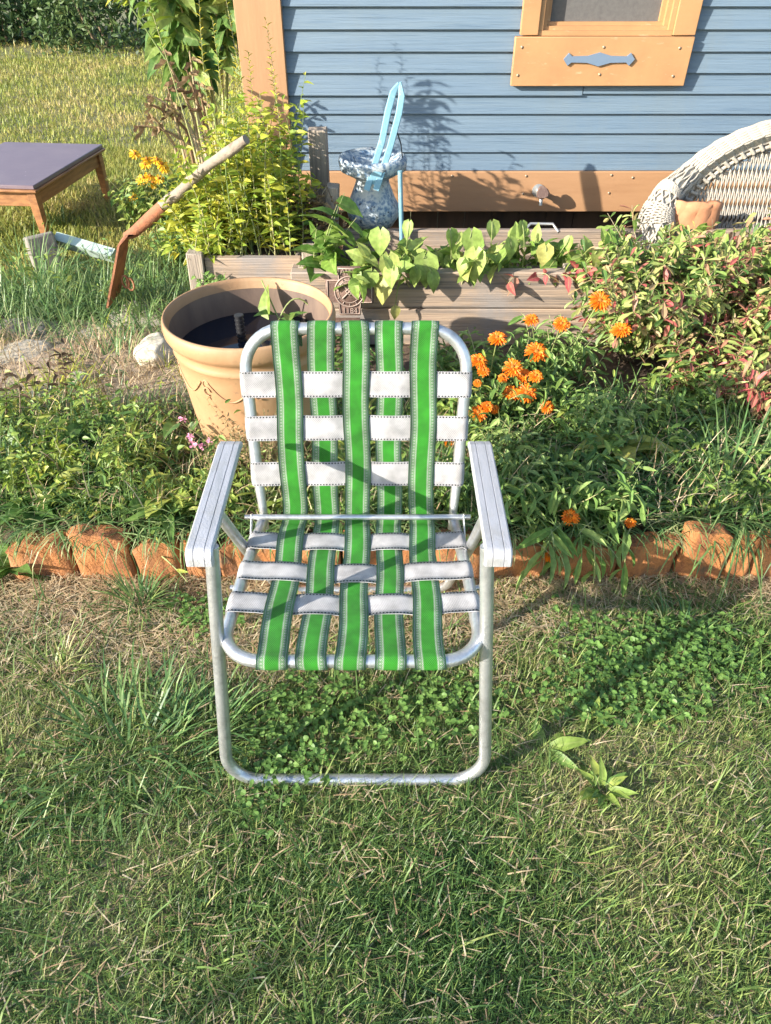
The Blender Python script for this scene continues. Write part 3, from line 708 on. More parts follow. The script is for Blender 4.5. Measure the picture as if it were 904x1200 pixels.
for k in range(9):       # raised swags round the pot
    a0 = 2 * math.pi * k / 9
    P_ = []
    for j in range(13):
        a = a0 + 2 * math.pi / 9 * (.08 + .84 * j / 12); z = .345 - .05 * math.sin(math.pi * j / 12); r_ = .192 + .19 * (z - .0) * .9 + .008
        r_ = np.interp(z, [.03, .18, .34], [.183, .200, .217]) + .001
        P_.append((r_ * math.cos(a), r_ * math.sin(a), z))
    tube(mb, P_, .0028, 6)
    a = a0 + .02; r_ = .217
    for t0 in (.0, .022): tube(mb, [(r_ * math.cos(a + .05 * math.cos(b_)), r_ * math.sin(a + .05 * math.cos(b_)), .340 - t0 + .012 * math.sin(b_)) for b_ in np.linspace(0, 5.2, 10)], .0022, 5)
mb.build('relief_swag', M['pot'], pot, smooth=True)
pipe = MB(); q = at(281, 378, z=PC.z + .42); tube(pipe, [(q.x, q.y, PC.z + .05), (q.x, q.y, PC.z + .44)], .011, 14, cap=False)
for k in range(9): tube(pipe, [(q.x, q.y, PC.z + .33 + k * .012), (q.x, q.y, PC.z + .335 + k * .012)], .0135, 14)
tube(pipe, [(q.x, q.y, PC.z + .439), (q.x, q.y, PC.z + .444)], .0135, 14)
tag(pipe.build('pump_pipe', M['black'], smooth=True), 'short black ribbed pipe standing in the dark water of the pot', 'pipe')
wp = empty('water_plant', (PC.x + .06, PC.y + .12, PC.z + .375), 'small green water plant floating inside the pot', 'plant')
mb = MB(); P = np.array([(.0, .02, .0), (.02, 0, .0), (-.01, .03, .01), (.03, .03, .012), (-.03, .01, .005)]); leaves(mb, P, np.array([(.7, -.5, .3), (.8, .3, .5), (-.6, -.5, .4), (.1, -.8, .3), (-.2, .6, .9)]), OVATE, .085, .045, np.array([.1, .3, .2, .5, .6]))
mb.build('foliage', L['weed'], wp)
mb = MB(); tube(mb, curve_pts((.0, .02, 0), (.10, .05, .02), .05), .0025, 5); tube(mb, curve_pts((0, .02, 0), (-.05, .08, .10), .0), .0025, 5); mb.build('stem', L['stem'], wp)

# ------------------------------------------------------------------ cast iron cross plaque
pq = at(409, 378, Y=2.49); pc = at(410, 341, Y=2.49)
plq = empty('cross_plaque', (pc.x, 2.49, pc.z), 'brown cast iron cross plaque with raised letters leaning on the plank bed', 'plaque')
a_ = .043; bb = .088
cross = [(-a_, bb), (a_, bb), (a_ - .002, a_), (bb, a_), (bb, -a_), (a_, -a_), (a_ - .004, -bb), (-a_ + .004, -bb), (-a_, -a_), (-bb, -a_), (-bb, a_), (-a_ + .002, a_)]
mb = MB(); prism(mb, cross[::-1], -.006, .006); o = mb.build('plate', M['iron'], plq); bevel(o, .002)
mb = MB()
def border(poly, r=.0026, y=-.0075, ins=.92): tube(mb, [(p_[0] * ins, y, p_[1] * ins) for p_ in poly], r, 5, closed=True)
border(cross)
tube(mb, [(.054 * math.cos(t_), -.009, .054 * math.sin(t_)) for t_ in np.linspace(0, 2 * math.pi, 41)[:-1]], .003, 6, closed=True)
tube(mb, [(.040 * math.cos(t_), -.009, .040 * math.sin(t_)) for t_ in np.linspace(0, 2 * math.pi, 33)[:-1]], .0018, 5, closed=True)
mb.build('raised_border', M['ironletter'], plq, smooth=True)
mb = MB(); lathe(mb, [(.0001, .010), (.052, .0085), (.054, .004)], (0, 0, 0), 36); o = mb.build('roundel', M['iron'], plq, smooth=True); o.rotation_euler = (rad(90), 0, 0)
mb = MB()   # worn relief in the roundel: crossed tools and rays
for a in range(0, 360, 30): tube(mb, [(.043 * math.cos(rad(a)), -.011, .043 * math.sin(rad(a))), (.050 * math.cos(rad(a)), -.011, .050 * math.sin(rad(a)))], .0018, 5)
tube(mb, [(-.026, -.012, -.024), (.026, -.012, .026)], .0032, 6); tube(mb, [(.026, -.012, -.024), (-.026, -.012, .026)], .0032, 6)
tube(mb, [(-.014, -.012, .002), (.0, -.013, .014), (.014, -.012, .002), (0, -.013, -.012)], .003, 6, closed=True)
mb.build('emblem', M['ironletter'], plq, smooth=True)
def text(s, size, loc, parent, mt, name='lettering', rz=0):
    cu = bpy.data.curves.new(name, 'FONT'); cu.body = s; cu.size = size; cu.extrude = .0015; cu.align_x = 'CENTER'; cu.align_y = 'CENTER'
    tmp = bpy.data.objects.new('tmp', cu); C.objects.link(tmp); dg = bpy.context.evaluated_depsgraph_get(); me = bpy.data.meshes.new_from_object(tmp.evaluated_get(dg))
    bpy.data.objects.remove(tmp); o = bpy.data.objects.new(name, me); C.objects.link(o); me.materials.clear(); me.materials.append(mt)
    o.rotation_euler = (rad(90), rz, 0); o.location = loc; o.parent = parent; return o
text('ASSA', .030, (0, -.008, .070), plq, M['ironletter']); text('1184', .028, (0, -.008, -.070), plq, M['ironletter'])
plq.rotation_euler = (rad(-10), 0, 0)
pl2 = MB(); box(pl2, (at(405, 375, Y=2.5).x, 2.505, .17), (.11, .02, .15)); 
st = tag(pl2.build('iron_stand', M['iron']), 'dark iron block standing under the cross plaque', 'stand')

# ------------------------------------------------------------------ digging tool
tl = empty('mattock', at(140, 345, Y=2.9), 'rusty grubbing mattock with a bare wooden handle leaning up against the planter corner', 'mattock')
TY = 3.15
h1 = at(288, 163, Y=2.60); h0 = at(190, 243, Y=2.82)
mb = MB(); pts = [q + Vector((.004 * math.sin(i * 1.3), 0, .005 * math.cos(i * 1.1))) for i, q in enumerate(curve_pts(h0, h1, .010, n=10))]; tube(mb, pts, [.021 - .0004 * i + .0022 * math.sin(i * 1.7) for i in range(len(pts))], 12); rel(mb.build('handle', M['greywood'], smooth=True), tl)
mb = MB(); s0 = at(157, 272, Y=2.90); tube(mb, [h0.lerp(h1, .03), h0, s0.lerp(h0, .5), s0, at(147, 277, Y=2.90)], [.023, .025, .024, .021, .015], 12); rel(mb.build('socket', M['rust'], smooth=True), tl)
mb = MB(); V = []; outl = [(162, 273, 14), (152, 273, 24), (145, 282, 34), (143, 300, 40), (140, 318, 42), (137, 334, 44), (134, 352, 44)]
for (px, py, wd) in outl:
    c = at(px, py, Y=2.9); hw = wd * 2.9 / 820 / 2
    for dx, dy in ((-hw * .15, -hw), (-.012, -hw * .4), (-.016, hw * .3), (-.004, hw)): V.append((c.x + dx, c.y + dy, c.z))
    for dx, dy in ((.004, hw), (-.004, hw * .3), (0.0, -hw * .4), (-hw * .15 + .009, -hw)): V.append((c.x + dx, c.y + dy, c.z))
n = 8; F = [(i * n + k, i * n + (k + 1) % n, (i + 1) * n + (k + 1) % n, (i + 1) * n + k) for i in range(len(outl) - 1) for k in range(n)] 
mb.add(V, np.array(F)); mb.add(V[-8:], [tuple(range(8))]); mb.add(V[:8], [tuple(range(7, -1, -1))]); o = rel(mb.build('blade', M['rust']), tl); smoothed(o, 50)
mb = MB()
for k, (px, py) in enumerate(((147, 330), (153, 333))):
    c = at(px, py, Y=2.86); tube(mb, [(c.x + .014 * math.cos(t_), c.y, c.z + .026 * math.sin(t_)) for t_ in np.linspace(0, 2 * math.pi, 17)[:-1]], .0045, 6, closed=True)
rg = mb.build('iron_ring', M['rust'], smooth=True); tag(rg, 'pair of rusty iron rings lying against the mattock blade', 'iron rings')

# ------------------------------------------------------------------ side table
tr = Vector((-1.876, 3.92, 0)); tb = empty('garden_table', (-2.13, 4.40, 0), 'low wooden table with a mauve painted top standing in the grass', 'table')
tb.rotation_euler = (0, 0, rad(-5.5)); TZ = .335
mb = MB(); box(mb, (0, 0, TZ - .01), (.64, .90, .022)); bevel(mb.build('tabletop', M['tabletop'], tb), .004)
mb = MB(); box(mb, (0, 0, TZ - .0285), (.66, .92, .015)); bevel(mb.build('top_rim', M['tablewood'], tb), .004)
for (c, s) in (((0, -.415, TZ - .075), (.56, .02, .078)), ((0, .415, TZ - .075), (.56, .02, .078)), ((.285, 0, TZ - .075), (.02, .81, .078)), ((-.285, 0, TZ - .075), (.02, .81, .078))):
    mb = MB(); box(mb, c, s); bevel(mb.build('apron', M['tablewood'], tb), .002)
for sx in (-1, 1):
    for sy in (-1, 1):
        mb = MB(); x, y = sx * .285, sy * .415; h = TZ - .036
        V = []
        for z, hw in ((h, .024), (h - .085, .024), (.0, .016)):
            for a, b2 in ((-1, -1), (1, -1), (1, 1), (-1, 1)): V.append((x + a * hw, y + b2 * hw, z))
        mb.add(V, [(3, 2, 1, 0), (8, 9, 10, 11)] + [(i * 4 + k, (i + 1) * 4 + k, (i + 1) * 4 + (k + 1) % 4, i * 4 + (k + 1) % 4)[::-1] for i in range(2) for k in range(4)])
        bevel(mb.build('leg', M['tablewood'], tb), .003)

# ------------------------------------------------------------------ wicker chair
WC = Vector((at(945, 280, Y=3.1).x, 3.1, 0)); wk = empty('wicker_chair', WC, 'white wicker armchair with a high arched woven back beside the house wall', 'wicker chair')
top = at(904, 137, Y=3.1).z + .02; base_z = .33; RW = WC.x - at(757, 260, Y=3.1).x; RH = top - base_z
def cpow(c, p_=.84): return math.copysign(abs(c) ** p_, c)
def arc(rx, rz, y=0, a0=0, a1=math.pi, n=48, zc=base_z, j=0): return [(-rx * cpow(math.cos(a0 + (a1 - a0) * i / n)), y, zc + rz * cpow(math.sin(a0 + (a1 - a0) * i / n))) for i in range(n + 1)]
mb = MB()
for k in range(34):      # outer woven band of many strands
    f = 1 - .22 * k / 33
    if .62 < k / 33 < .76: continue
    yy = -.045 + .05 * abs((k / 33) - .3) * 2
    for layer in (0, .012):
        P_ = arc(RW * f, RH * f, yy + layer, n=90); P_ = [(x, y + .006 * math.sin(i * 1.6 + k * math.pi), z) for i, (x, y, z) in enumerate(P_)]
        tube(mb, P_, .0056, 5)
mb.build('woven_band', M['wicker'], wk, smooth=True)
mb = MB()
for f in np.linspace(.83, .865, 2):
    P_ = arc(RW * f, RH * f, -.02, n=60); tube(mb, P_, .008, 6)
for i in range(46):       # short beads across the open row of the band
    a = math.pi * (i + .5) / 46
    tube(mb, [(-RW * cpow(math.cos(a)) * f_, -.03, base_z + RH * cpow(math.sin(a)) * f_) for f_ in (.825, .845, .87)], .0075, 6)
mb.build('bead_row', M['wicker'], wk, smooth=True)
mb = MB()
fi = .835; step = .018
def clip(p0, p1):
    n = 60; ins = []
    for i in range(n + 1):
        x = p0[0] + (p1[0] - p0[0]) * i / n; z = p0[1] + (p1[1] - p0[1]) * i / n
        if abs(x / (RW * fi)) ** 2.35 + (max(0, z - base_z) / (RH * fi)) ** 2.35 < 1 and z > base_z - .13: ins.append((x, -.01, z))
    return ins
for k in range(-56, 57):
    for sl in (.22, -.22, 0):
        x0 = k * step + (0 if sl else .5 * step)
        P_ = clip((x0 - sl * .3, base_z - .12), (x0 + sl * .3 + sl * .3, base_z + .62))
        if len(P_) > 3: tube(mb, [(x, y + (.004 if sl > 0 else -.004), z) for x, y, z in P_[::3]], .0042, 5)
for z in (base_z + .12, base_z + .26, base_z + .38):
    P_ = clip((-RW, z), (RW, z))
    if len(P_) > 3: tube(mb, [(x, y + .005 * math.sin(i * 2), z + .004 * math.sin(i)) for i, (x, y, z) in enumerate(P_)], .005, 5)
mb.build('back_lattice', M['wicker'], wk, smooth=True)
for sgn in (-1, 1):      # rolled arms that curve forward and down
    mb = MB(); A = [at(812, 200, Y=3.09), at(783, 226, Y=3.03), at(770, 252, Y=2.98), at(766, 290, Y=2.95)]
    P_ = [Vector((sgn * (WC.x - q.x) * 1.0, q.y - WC.y, q.z)) for q in A]; P_.append(Vector((P_[-1].x, P_[-1].y, .05)))
    P_ = fillet(P_, .08, 8); m_ = len(P_); rad_ = [float(np.interp(q.z, [.05, .35, .45, .62], [.075, .085, .07, .035])) for q in P_]
    tube(mb, P_, [r_ - .005 for r_ in rad_], 24)
    for s0 in range(44):
        W_ = []; tot = 300
        for i in range(tot):
            t_ = i / (tot - 1) * (m_ - 1.001); j = int(t_); f_ = t_ - j; q = P_[j].lerp(P_[j + 1], f_); tg = (P_[j + 1] - P_[j]).normalized(); r_ = rad_[j] * (1 - f_) + rad_[j + 1] * f_
            u = tg.cross(Vector((0, 1, .3))).normalized(); v = tg.cross(u); a = (2 * math.pi * i / 130) * (1 if s0 % 2 else -1) + s0 * 2 * math.pi / 22
            W_.append(q + (u * math.cos(a) + v * math.sin(a)) * (r_ + .0035 * math.sin(i * .8 + s0)))
        tube(mb, W_, .0042, 4)
    mb.build('arm', M['wicker'], wk, smooth=True)
mb = MB(); box(mb, (0, -.10, .30), (RW * 1.7, .40, .035)); box(mb, (0, -.30, .20), (RW * 1.6, .02, .16)); mb.build('seat', M['wicker'], wk)
for (x, y) in ((-RW * .8, -.28), (RW * .8, -.28), (-RW * .8, .08), (RW * .8, .08)):
    mb = MB(); tube(mb, [(x, y, 0), (x, y, .34)], .02, 8); mb.build('leg', M['wicker'], wk, smooth=True)
mb = MB(); c0 = at(808, 262, Y=3.0); n = 10
V = [];  
for j in range(9):
    for k in range(13):
        u, v = k / 12 - .5, j / 8 - .5; V.append((c0.x + u * .16, 2.98 + .012 * mnoise.noise(Vector((u * 9, v * 14, 2))) - .02 * (1 - 4 * u * u), c0.z + v * .20 + .004 * mnoise.noise(Vector((u * 7, v * 7, 5)))))
mb.add(V, np.array([(j * 13 + k, j * 13 + k + 1, (j + 1) * 13 + k + 1, (j + 1) * 13 + k) for j in range(8) for k in range(12)]))
o = mb.build('terracotta_slab', M['clay'], smooth=True); sm = o.modifiers.new('thick', 'SOLIDIFY'); sm.thickness = .03; sm.offset = 1
tag(o, 'rough terracotta coloured slab leaning under the left wicker arm', 'slab')

# ------------------------------------------------------------------ blue cutter and speckled urn
UY = 3.02
uc = at(437, 215, Y=UY); urn = empty('speckled_urn', (uc.x, UY, 0), 'speckled blue glazed urn with a wide rim and a narrow waist behind the planter', 'urn')
zt, zm, zb = at(437, 186, Y=UY).z, at(437, 212, Y=UY).z, at(437, 252, Y=UY).z
mb = MB(); lathe(mb, [(.0001, zb - .04), (.08, zb - .04), (.105, zb), (.112, zb + .035), (.092, zb + .07), (.07, zm - .01), (.065, zm + .01), (.10, zm + .03), (.132, zt - .035), (.137, zt), (.128, zt + .014), (.11, zt), (.085, zm + .06), (.05, zm + .04), (.0001, zm + .035)], (0, 0, 0), 48, wob=.02)
mb.build('body', M['speck'], urn, smooth=True)
mb = MB(); lathe(mb, [(.0001, .0), (.075, 0), (.07, zb - .05), (.0001, zb - .04)], (0, 0, 0), 32); mb.build('foot', M['oldwood'], urn, smooth=True)
ct = empty('blue_tongs', (uc.x, 2.86, .4), 'pair of old light blue metal tongs standing upright against the speckled urn', 'tongs')
for pl_ in ([(430, 222), (448, 165), (455, 130), (461, 108), (468, 97)], [(441, 222), (458, 170), (468, 132), (471, 112), (469, 96)]):
    mb = MB(); P_ = [at(a, b_, Y=2.88 + (222 - b_) * .0012) for a, b_ in pl_]; V = []
    out = []
    for i in range(len(P_) - 1):
        for k in range(4): out.append(P_[i].lerp(P_[i + 1], k / 4))
    out.append(P_[-1]); nn = len(out)
    for i, q in enumerate(out):
        t_ = (out[min(i + 1, nn - 1)] - out[max(0, i - 1)]).normalized(); sd = t_.cross(Vector((0, 1, 0))).normalized(); wd = .0125 * (1 if i < nn - 5 else 1 - .13 * (i - nn + 5))
        for a, b_ in ((-1, -1), (1, -1), (1, 1), (-1, 1)): V.append(tuple(q + sd * a * wd + Vector((0, b_ * .010, 0))))
    F = [(i * 4 + k, i * 4 + (k + 1) % 4, (i + 1) * 4 + (k + 1) % 4, (i + 1) * 4 + k) for i in range(nn - 1) for k in range(4)]
    mb.add(V, np.array(F)); mb.add(V[:4], [(3, 2, 1, 0)]); mb.add(V[-4:], [(0, 1, 2, 3)]); bevel(rel(mb.build('arm', M['bluepaint']), ct), .003)
mb = MB(); q = at(440, 208, Y=2.895); box(mb, q, (.045, .016, .05), ry=rad(14)); bevel(rel(mb.build('joint_block', M['bluepaint']), ct), .003)
mb = MB(); tube(mb, [at(453, 141, Y=2.98), at(461, 145, Y=2.98)], .004, 6); tube(mb, [at(464, 150, Y=2.99), at(470, 168, Y=3.0), at(472, 185, Y=3.0)], .0025, 6); rel(mb.build('linkage', M['black'], smooth=True), ct)
mb = MB(); q0, q1 = at(472, 276, Y=2.9), at(469, 200, Y=2.9); tube(mb, [Vector((q0.x, q0.y, .33)), q1], .009, 8)
tag(mb.build('stake', M['bluepaint'], smooth=True), 'thin pale blue stake standing right of the speckled urn', 'stake')

# dark metal bracket lying on the bed's rear plank, rocks, slabs
mb = MB(); tube(mb, [at(606, 279, Y=2.93), at(622, 262, Y=2.95), at(648, 262, Y=2.97), at(655, 272, Y=2.93)], .006, 6)
tag(mb.build('bent_rod', M['brass'], smooth=True), 'bent grey metal rod lying among the vines below the tap', 'rod')
def rock(name, px, py, r, sq, lab, cat='rock', mt='rock', grp='pale stones by the pot', Y=None, seed=0, elong=1.3):
    c = at(px, py, z=.10 if Y is None else None, Y=Y) if Y is None else at(px, py, Y=Y)
    me = bpy.data.meshes.new(name); import bmesh
    bm = bmesh.new(); bmesh.ops.create_icosphere(bm, subdivisions=4, radius=1)
    for v in bm.verts:
        p_ = v.co.copy(); f = 1 + .35 * mnoise.noise(p_ * .9 + Vector((seed, 0, 0))) + .12 * mnoise.noise(p_ * 3 + Vector((0, seed, 0))) + .05 * mnoise.noise(p_ * 8)
        p_ = p_ * f; p_.z = max(-.5, min(p_.z, .75)); v.co = Vector((p_.x * elong, p_.y, p_.z * sq)) * r
    bm.to_mesh(me); bm.free(); me.materials.append(M[mt]); o = bpy.data.objects.new(name, me); C.objects.link(o)
    g0 = gz(c.x, c.y); o.location = (c.x, c.y, max(g0, 0) + r * sq * .62); o.rotation_euler = (0, 0, seed * 1.7); smoothed(o, 50); return tag(o, lab, cat, grp)
rock('rock', 188, 428, .075, .8, 'pale rock wedged against the left side of the pot', seed=1)
rock('rock', 98, 457, .036, .9, 'small white rounded rock among the weeds, left of the big pot', seed=2)
rock('rock', 165, 372, .12, .18, 'flat sandy stone on the path nearest the pot rim', seed=3, elong=1.6)
rock('rock', 60, 470, .04, .7, 'brown pitted rock left of the small white rock', seed=4, mt='greyrock')
rock('rock', 30, 388, .09, .2, 'flat grey-blue stone at the left end of the sandy path', seed=5, mt='greyrock', elong=1.6)
rock('rock', 105, 395, .085, .18, 'flat tan stone in the middle of the sandy path', seed=6, elong=1.5)
rock('rock', 18, 425, .09, .2, 'tan stone below the flat grey-blue stone', seed=8, elong=1.4)
rock('rock', 215, 335, .06, .35, 'tan stone just behind the pot rim', seed=9)
mb = MB(); q = at(55, 305, Y=3.6); box(mb, (q.x, q.y, .07), (.15, .12, .24), rz=.5, rx=-.3, jit=.012); o = mb.build('concrete_block', M['greyrock']); bevel(o, .01); tag(o, 'tilted grey concrete block standing below the near table leg', 'block')
mb = MB(); a = at(72, 283, Y=3.75); b_ = at(130, 297, Y=3.6); c = (a + b_) / 2; box(mb, (c.x, c.y, c.z), ((b_ - a).length, .05, .055), rz=-.3, ry=rad(9), rx=.5); o = mb.build('metal_strip', M['zinc']); tag(o, 'pale green metal strip lying in the grass between table and mattock', 'metal strip')

# ------------------------------------------------------------------ grass (stuff)
def region(n, x0, x1, y0, y1, keep=None):
    P = np.stack([rng.uniform(x0, x1, n), rng.uniform(y0, y1, n), np.zeros(n)], 1)
    if keep is not None: P = P[keep(P)]
    return P
def notchairfoot(P): return np.ones(len(P), bool)
mb = MB()
P = region(215000, -1.5, 1.5, .05, 1.385); n1 = vnoise(P, 2.2, 1); n2 = vnoise(P, 7, 4)
# bare, straw covered strip in front of the logs
bare = np.clip((P[:, 1] - 1.06 - .12 * n2 + .16 * n1 - .10 * (P[:, 0] > .3)) / .16, 0, 1) * (1 - .5 * np.clip((n1 + .1) * 2, 0, 1))
bare = np.maximum(bare, .8 * np.exp(-(((P[:, 0] + .45) / .30) ** 2 + ((P[:, 1] - 1.12) / .12) ** 2)))
keepm = rng.random(len(P)) > bare * .9; Pg = P[keepm]
for i in range(len(Pg)): pass
Pg[:, 2] = .012 * n1[keepm] * 0 - .004
tint = .30 + .34 * n1[keepm] + .25 * n2[keepm] + rng.normal(0, .16, len(Pg)); tint += (rng.random(len(Pg)) > .93) * .5
grass(mb, Pg, .040, .0020, tint, .75, [blade_t(c, 3) for c in (.3, .9, 1.5)])
Ps = region(22000, -3.5, 3.5, -1.2, 1.38, lambda P: (np.abs(P[:, 0]) > 1.5) | (P[:, 1] < .05)); grass(mb, Ps, .06, .004, .35 + rng.normal(0, .2, len(Ps)), .6, BL3)
Pl = region(3800, -1.5, 1.5, .05, 1.3); n1l = vnoise(Pl, 2.2, 1)
grass(mb, Pl, .085, .0034, .22 + .3 * n1l + rng.normal(0, .15, len(Pl)), .8)
tag(mb.build('lawn_grass', L['lawn']), 'short mixed green lawn around the chair', 'grass', kind='stuff')
mb = MB()
P = region(80000, -1.5, 1.5, .3, 1.39); n1 = vnoise(P, 2.2, 1); n2 = vnoise(P, 7, 4)
pr = .10 + .9 * np.clip((P[:, 1] - 1.04 + .16 * n1 - .10 * (P[:, 0] > .3)) / .15, 0, 1); pr = np.maximum(pr, .9 * np.exp(-(((P[:, 0] + .45) / .30) ** 2 + ((P[:, 1] - 1.12) / .12) ** 2)))
P = P[rng.random(len(P)) < pr]; P[:, 2] = rng.uniform(.0, .022, len(P)); 
N = len(P); yaw = rng.uniform(0, 6.28, N); R = rotz_frames(yaw, rad(82) + rng.normal(0, .12, N)); ln = .045 * rng.uniform(.5, 1.5, N)
mb.inst(BL3[0], P, R, np.stack([.0022 * rng.uniform(.6, 1.4, N), ln, ln], 1), rng.random(N))
tag(mb.build('straw', L['straw']), 'dry straw scattered along the orange edging logs', 'straw', kind='stuff')
# clover patches
mb = MB()
P = region(26000, -1.2, 1.5, .62, 1.28); n3 = vnoise(P, 3.2, 11)
cen = np.exp(-(((P[:, 0] - .0) / .35) ** 2 + ((P[:, 1] - 1.0) / .16) ** 2)) + np.exp(-(((P[:, 0] - .75) / .42) ** 2 + ((P[:, 1] - .93) / .17) ** 2))
P = P[rng.random(len(P)) < np.clip(cen * .62 + n3 * 1.3 - .2, 0, .65)]; N = len(P); P[:, 2] = rng.uniform(.012, .040, N)
for k in range(3):
    a = rng.uniform(0, 6.28, N) if k == 0 else a + 2.09
    D = np.stack([np.cos(a), np.sin(a), rng.normal(.15, .25, N)], 1); t_ = .5 + .3 * vnoise(P, 5, 3) + rng.normal(0, .15, N)
    leaves(mb, P, D, ROUND, .0095, .0085, t_, .3, .5)
tag(mb.build('clover', L['clover']), 'low clover growing through the lawn', 'clover', kind='stuff')
# sunny far lawn
mb = MB()
def far(n, x0, x1, y0, y1, ln, wd):
    P = region(n, x0, x1, y0, y1); n1 = vnoise(P, 1.2, 5); n2 = vnoise(P, 4, 8)
    P[:, 2] = [gz(x, y) if y < 3.4 else 0 for x, y in P[:, :2]]
    grass(mb, P, ln, wd, .58 + .45 * n1 + .3 * n2 + rng.normal(0, .17, len(P)), .45, BL3)
far(70000, -4.2, -.62, 3.25, 6.2, .055, .006); far(48000, -8, -.62, 6.2, 11, .06, .009); far(9000, -12, -.62, 11, 14, .07, .014)
tag(mb.build('far_lawn_grass', L['farlawn']), 'bright yellow-green lawn beside the house', 'grass', kind='stuff')
# weeds in the flower bed
def bedpts(n, x0, x1, y0, y1, keep=None):
    P = region(n, x0, x1, y0, y1, keep); P[:, 2] = [gz(x, y) for x, y in P[:, :2]]
    d = (P[:, 0] - PC.x) ** 2 + (P[:, 1] - PC.y) ** 2; return P[d > .19 ** 2]
mb = MB()
P = bedpts(9500, -1.6, .30, 1.44, 2.05); n1 = vnoise(P, 3, 2); P = P[rng.random(len(P)) < .55 + .5 * n1 + .3 * (P[:, 0] > -.2)]
grass(mb, P, .14, .0042, .42 + .3 * vnoise(P, 3, 6) + rng.normal(0, .2, len(P)), .55)
P = bedpts(4200, .2, 2.2, 1.44, 2.1); grass(mb, P, .15, .0052, .3 + rng.normal(0, .2, len(P)), .6)
P = bedpts(3000, -2.6, -.9, 2.55, 3.3); grass(mb, P, .15, .005, .4 + .3 * vnoise(P, 3, 6) + rng.normal(0, .2, len(P)), .5)
P = bedpts(2300, -1.6, -.55, 2.85, 3.5); grass(mb, P, .16, .006, .45 + rng.normal(0, .2, len(P)), .5)
n = 1500; P = np.stack([rng.uniform(-1.6, 1.6, n), rng.uniform(1.40, 1.47, n), np.full(n, .13)], 1)
R_b = rotz_frames(math.pi + rng.normal(0, .8, n), np.abs(rng.normal(.7, .3, n))); k_ = rng.integers(2, 5, n)
for i in (2, 3, 4):
    q = k_ == i; ln_ = .13 * rng.uniform(.4, 1.4, q.sum()); mb.inst(BLADES[i], P[q], R_b[q], np.stack([.0045 * rng.uniform(.6, 1.4, q.sum()), ln_, ln_], 1), rng.random(q.sum()))
tag(mb.build('bed_grass', L['bluegrass']), 'coarse grass growing in the flower bed', 'grass', kind='stuff')
mb = MB()
def herbmass(n, x0, x1, y0, y1, h, ln, wd, t0, tm=OVATE, keep=None):
    P = bedpts(n, x0, x1, y0, y1, keep); n1 = vnoise(P, 4, 13); P = P[rng.random(len(P)) < .55 + 1.1 * n1]; N = len(P)
    P[:, 2] += np.abs(rng.normal(0, h, N)) * (1 + vnoise(P, 6, 2)); a = rng.uniform(0, 6.28, N)
    D = np.stack([np.cos(a), np.sin(a) - .3, rng.normal(.35, .4, N)], 1); leaves(mb, P, D, tm, ln, wd, t0 + .35 * vnoise(P, 5, 1) + rng.normal(0, .15, N), .5, .45)
herbmass(13000, -1.6, .30, 1.46, 1.98, .075, .021, .010, .5)
herbmass(1500, -1.6, .30, 1.46, 2.0, .07, .04, .012, .7, LANCE)
herbmass(700, -1.6, -.25, 1.46, 1.9, .05, .045, .03, .45, HEART)
herbmass(10500, .15, 1.1, 1.48, 2.2, .065, .034, .011, .4, LANCE)
herbmass(2600, -.7, .4, 2.0, 2.5, .04, .03, .012, .3)
herbmass(2500, -1.9, -.5, 2.95, 3.7, .06, .03, .015, .5)
tag(mb.build('bed_weeds', L['weed']), 'low leafy weeds covering the flower bed', 'weeds', kind='stuff')
# dried growth over the sandy path
mb = MB()
P = bedpts(7500, -1.9, -.68, 1.95, 2.65); P = P[rng.random(len(P)) < .35 + 1.0 * vnoise(P, 4, 17) + .5 * np.exp(-(((P[:, 0] + 1.0) / .25) ** 2 + ((P[:, 1] - 2.25) / .22) ** 2))]
grass(mb, P, .10, .0032, .5 + rng.normal(0, .25, len(P)), .9)
P = bedpts(5200, -2.1, -.2, 1.5, 2.7); P[:, 2] += .01; N = len(P); R = rotz_frames(rng.uniform(0, 6.28, N), rad(84) + rng.normal(0, .15, N)); ln = .05 * rng.uniform(.5, 1.5, N)
mb.inst(BL3[1], P, R, np.stack([.0022 * np.ones(N), ln, ln], 1), rng.random(N))
P = bedpts(2600, -1.6, 1.6, 1.44, 2.0); P[:, 2] += rng.uniform(.01, .09, len(P)); grass(mb, P, .10, .0028, rng.random(len(P)), 1.1)
tag(mb.build('dry_grass', L['straw']), 'dry yellow grass lying over the sandy path and through the bed', 'dry grass', kind='stuff')

mb = MB(); P = bedpts(5200, -1.9, -.68, 1.95, 2.7); P = P[rng.random(len(P)) < .15 + 1.6 * vnoise(P, 3.5, 29)]
grass(mb, P, .13, .0035, .55 + rng.normal(0, .25, len(P)), .8)
tag(mb.build('path_grass', L['yellowgreen']), 'yellow-green grass growing over the sandy path', 'grass', kind='stuff')
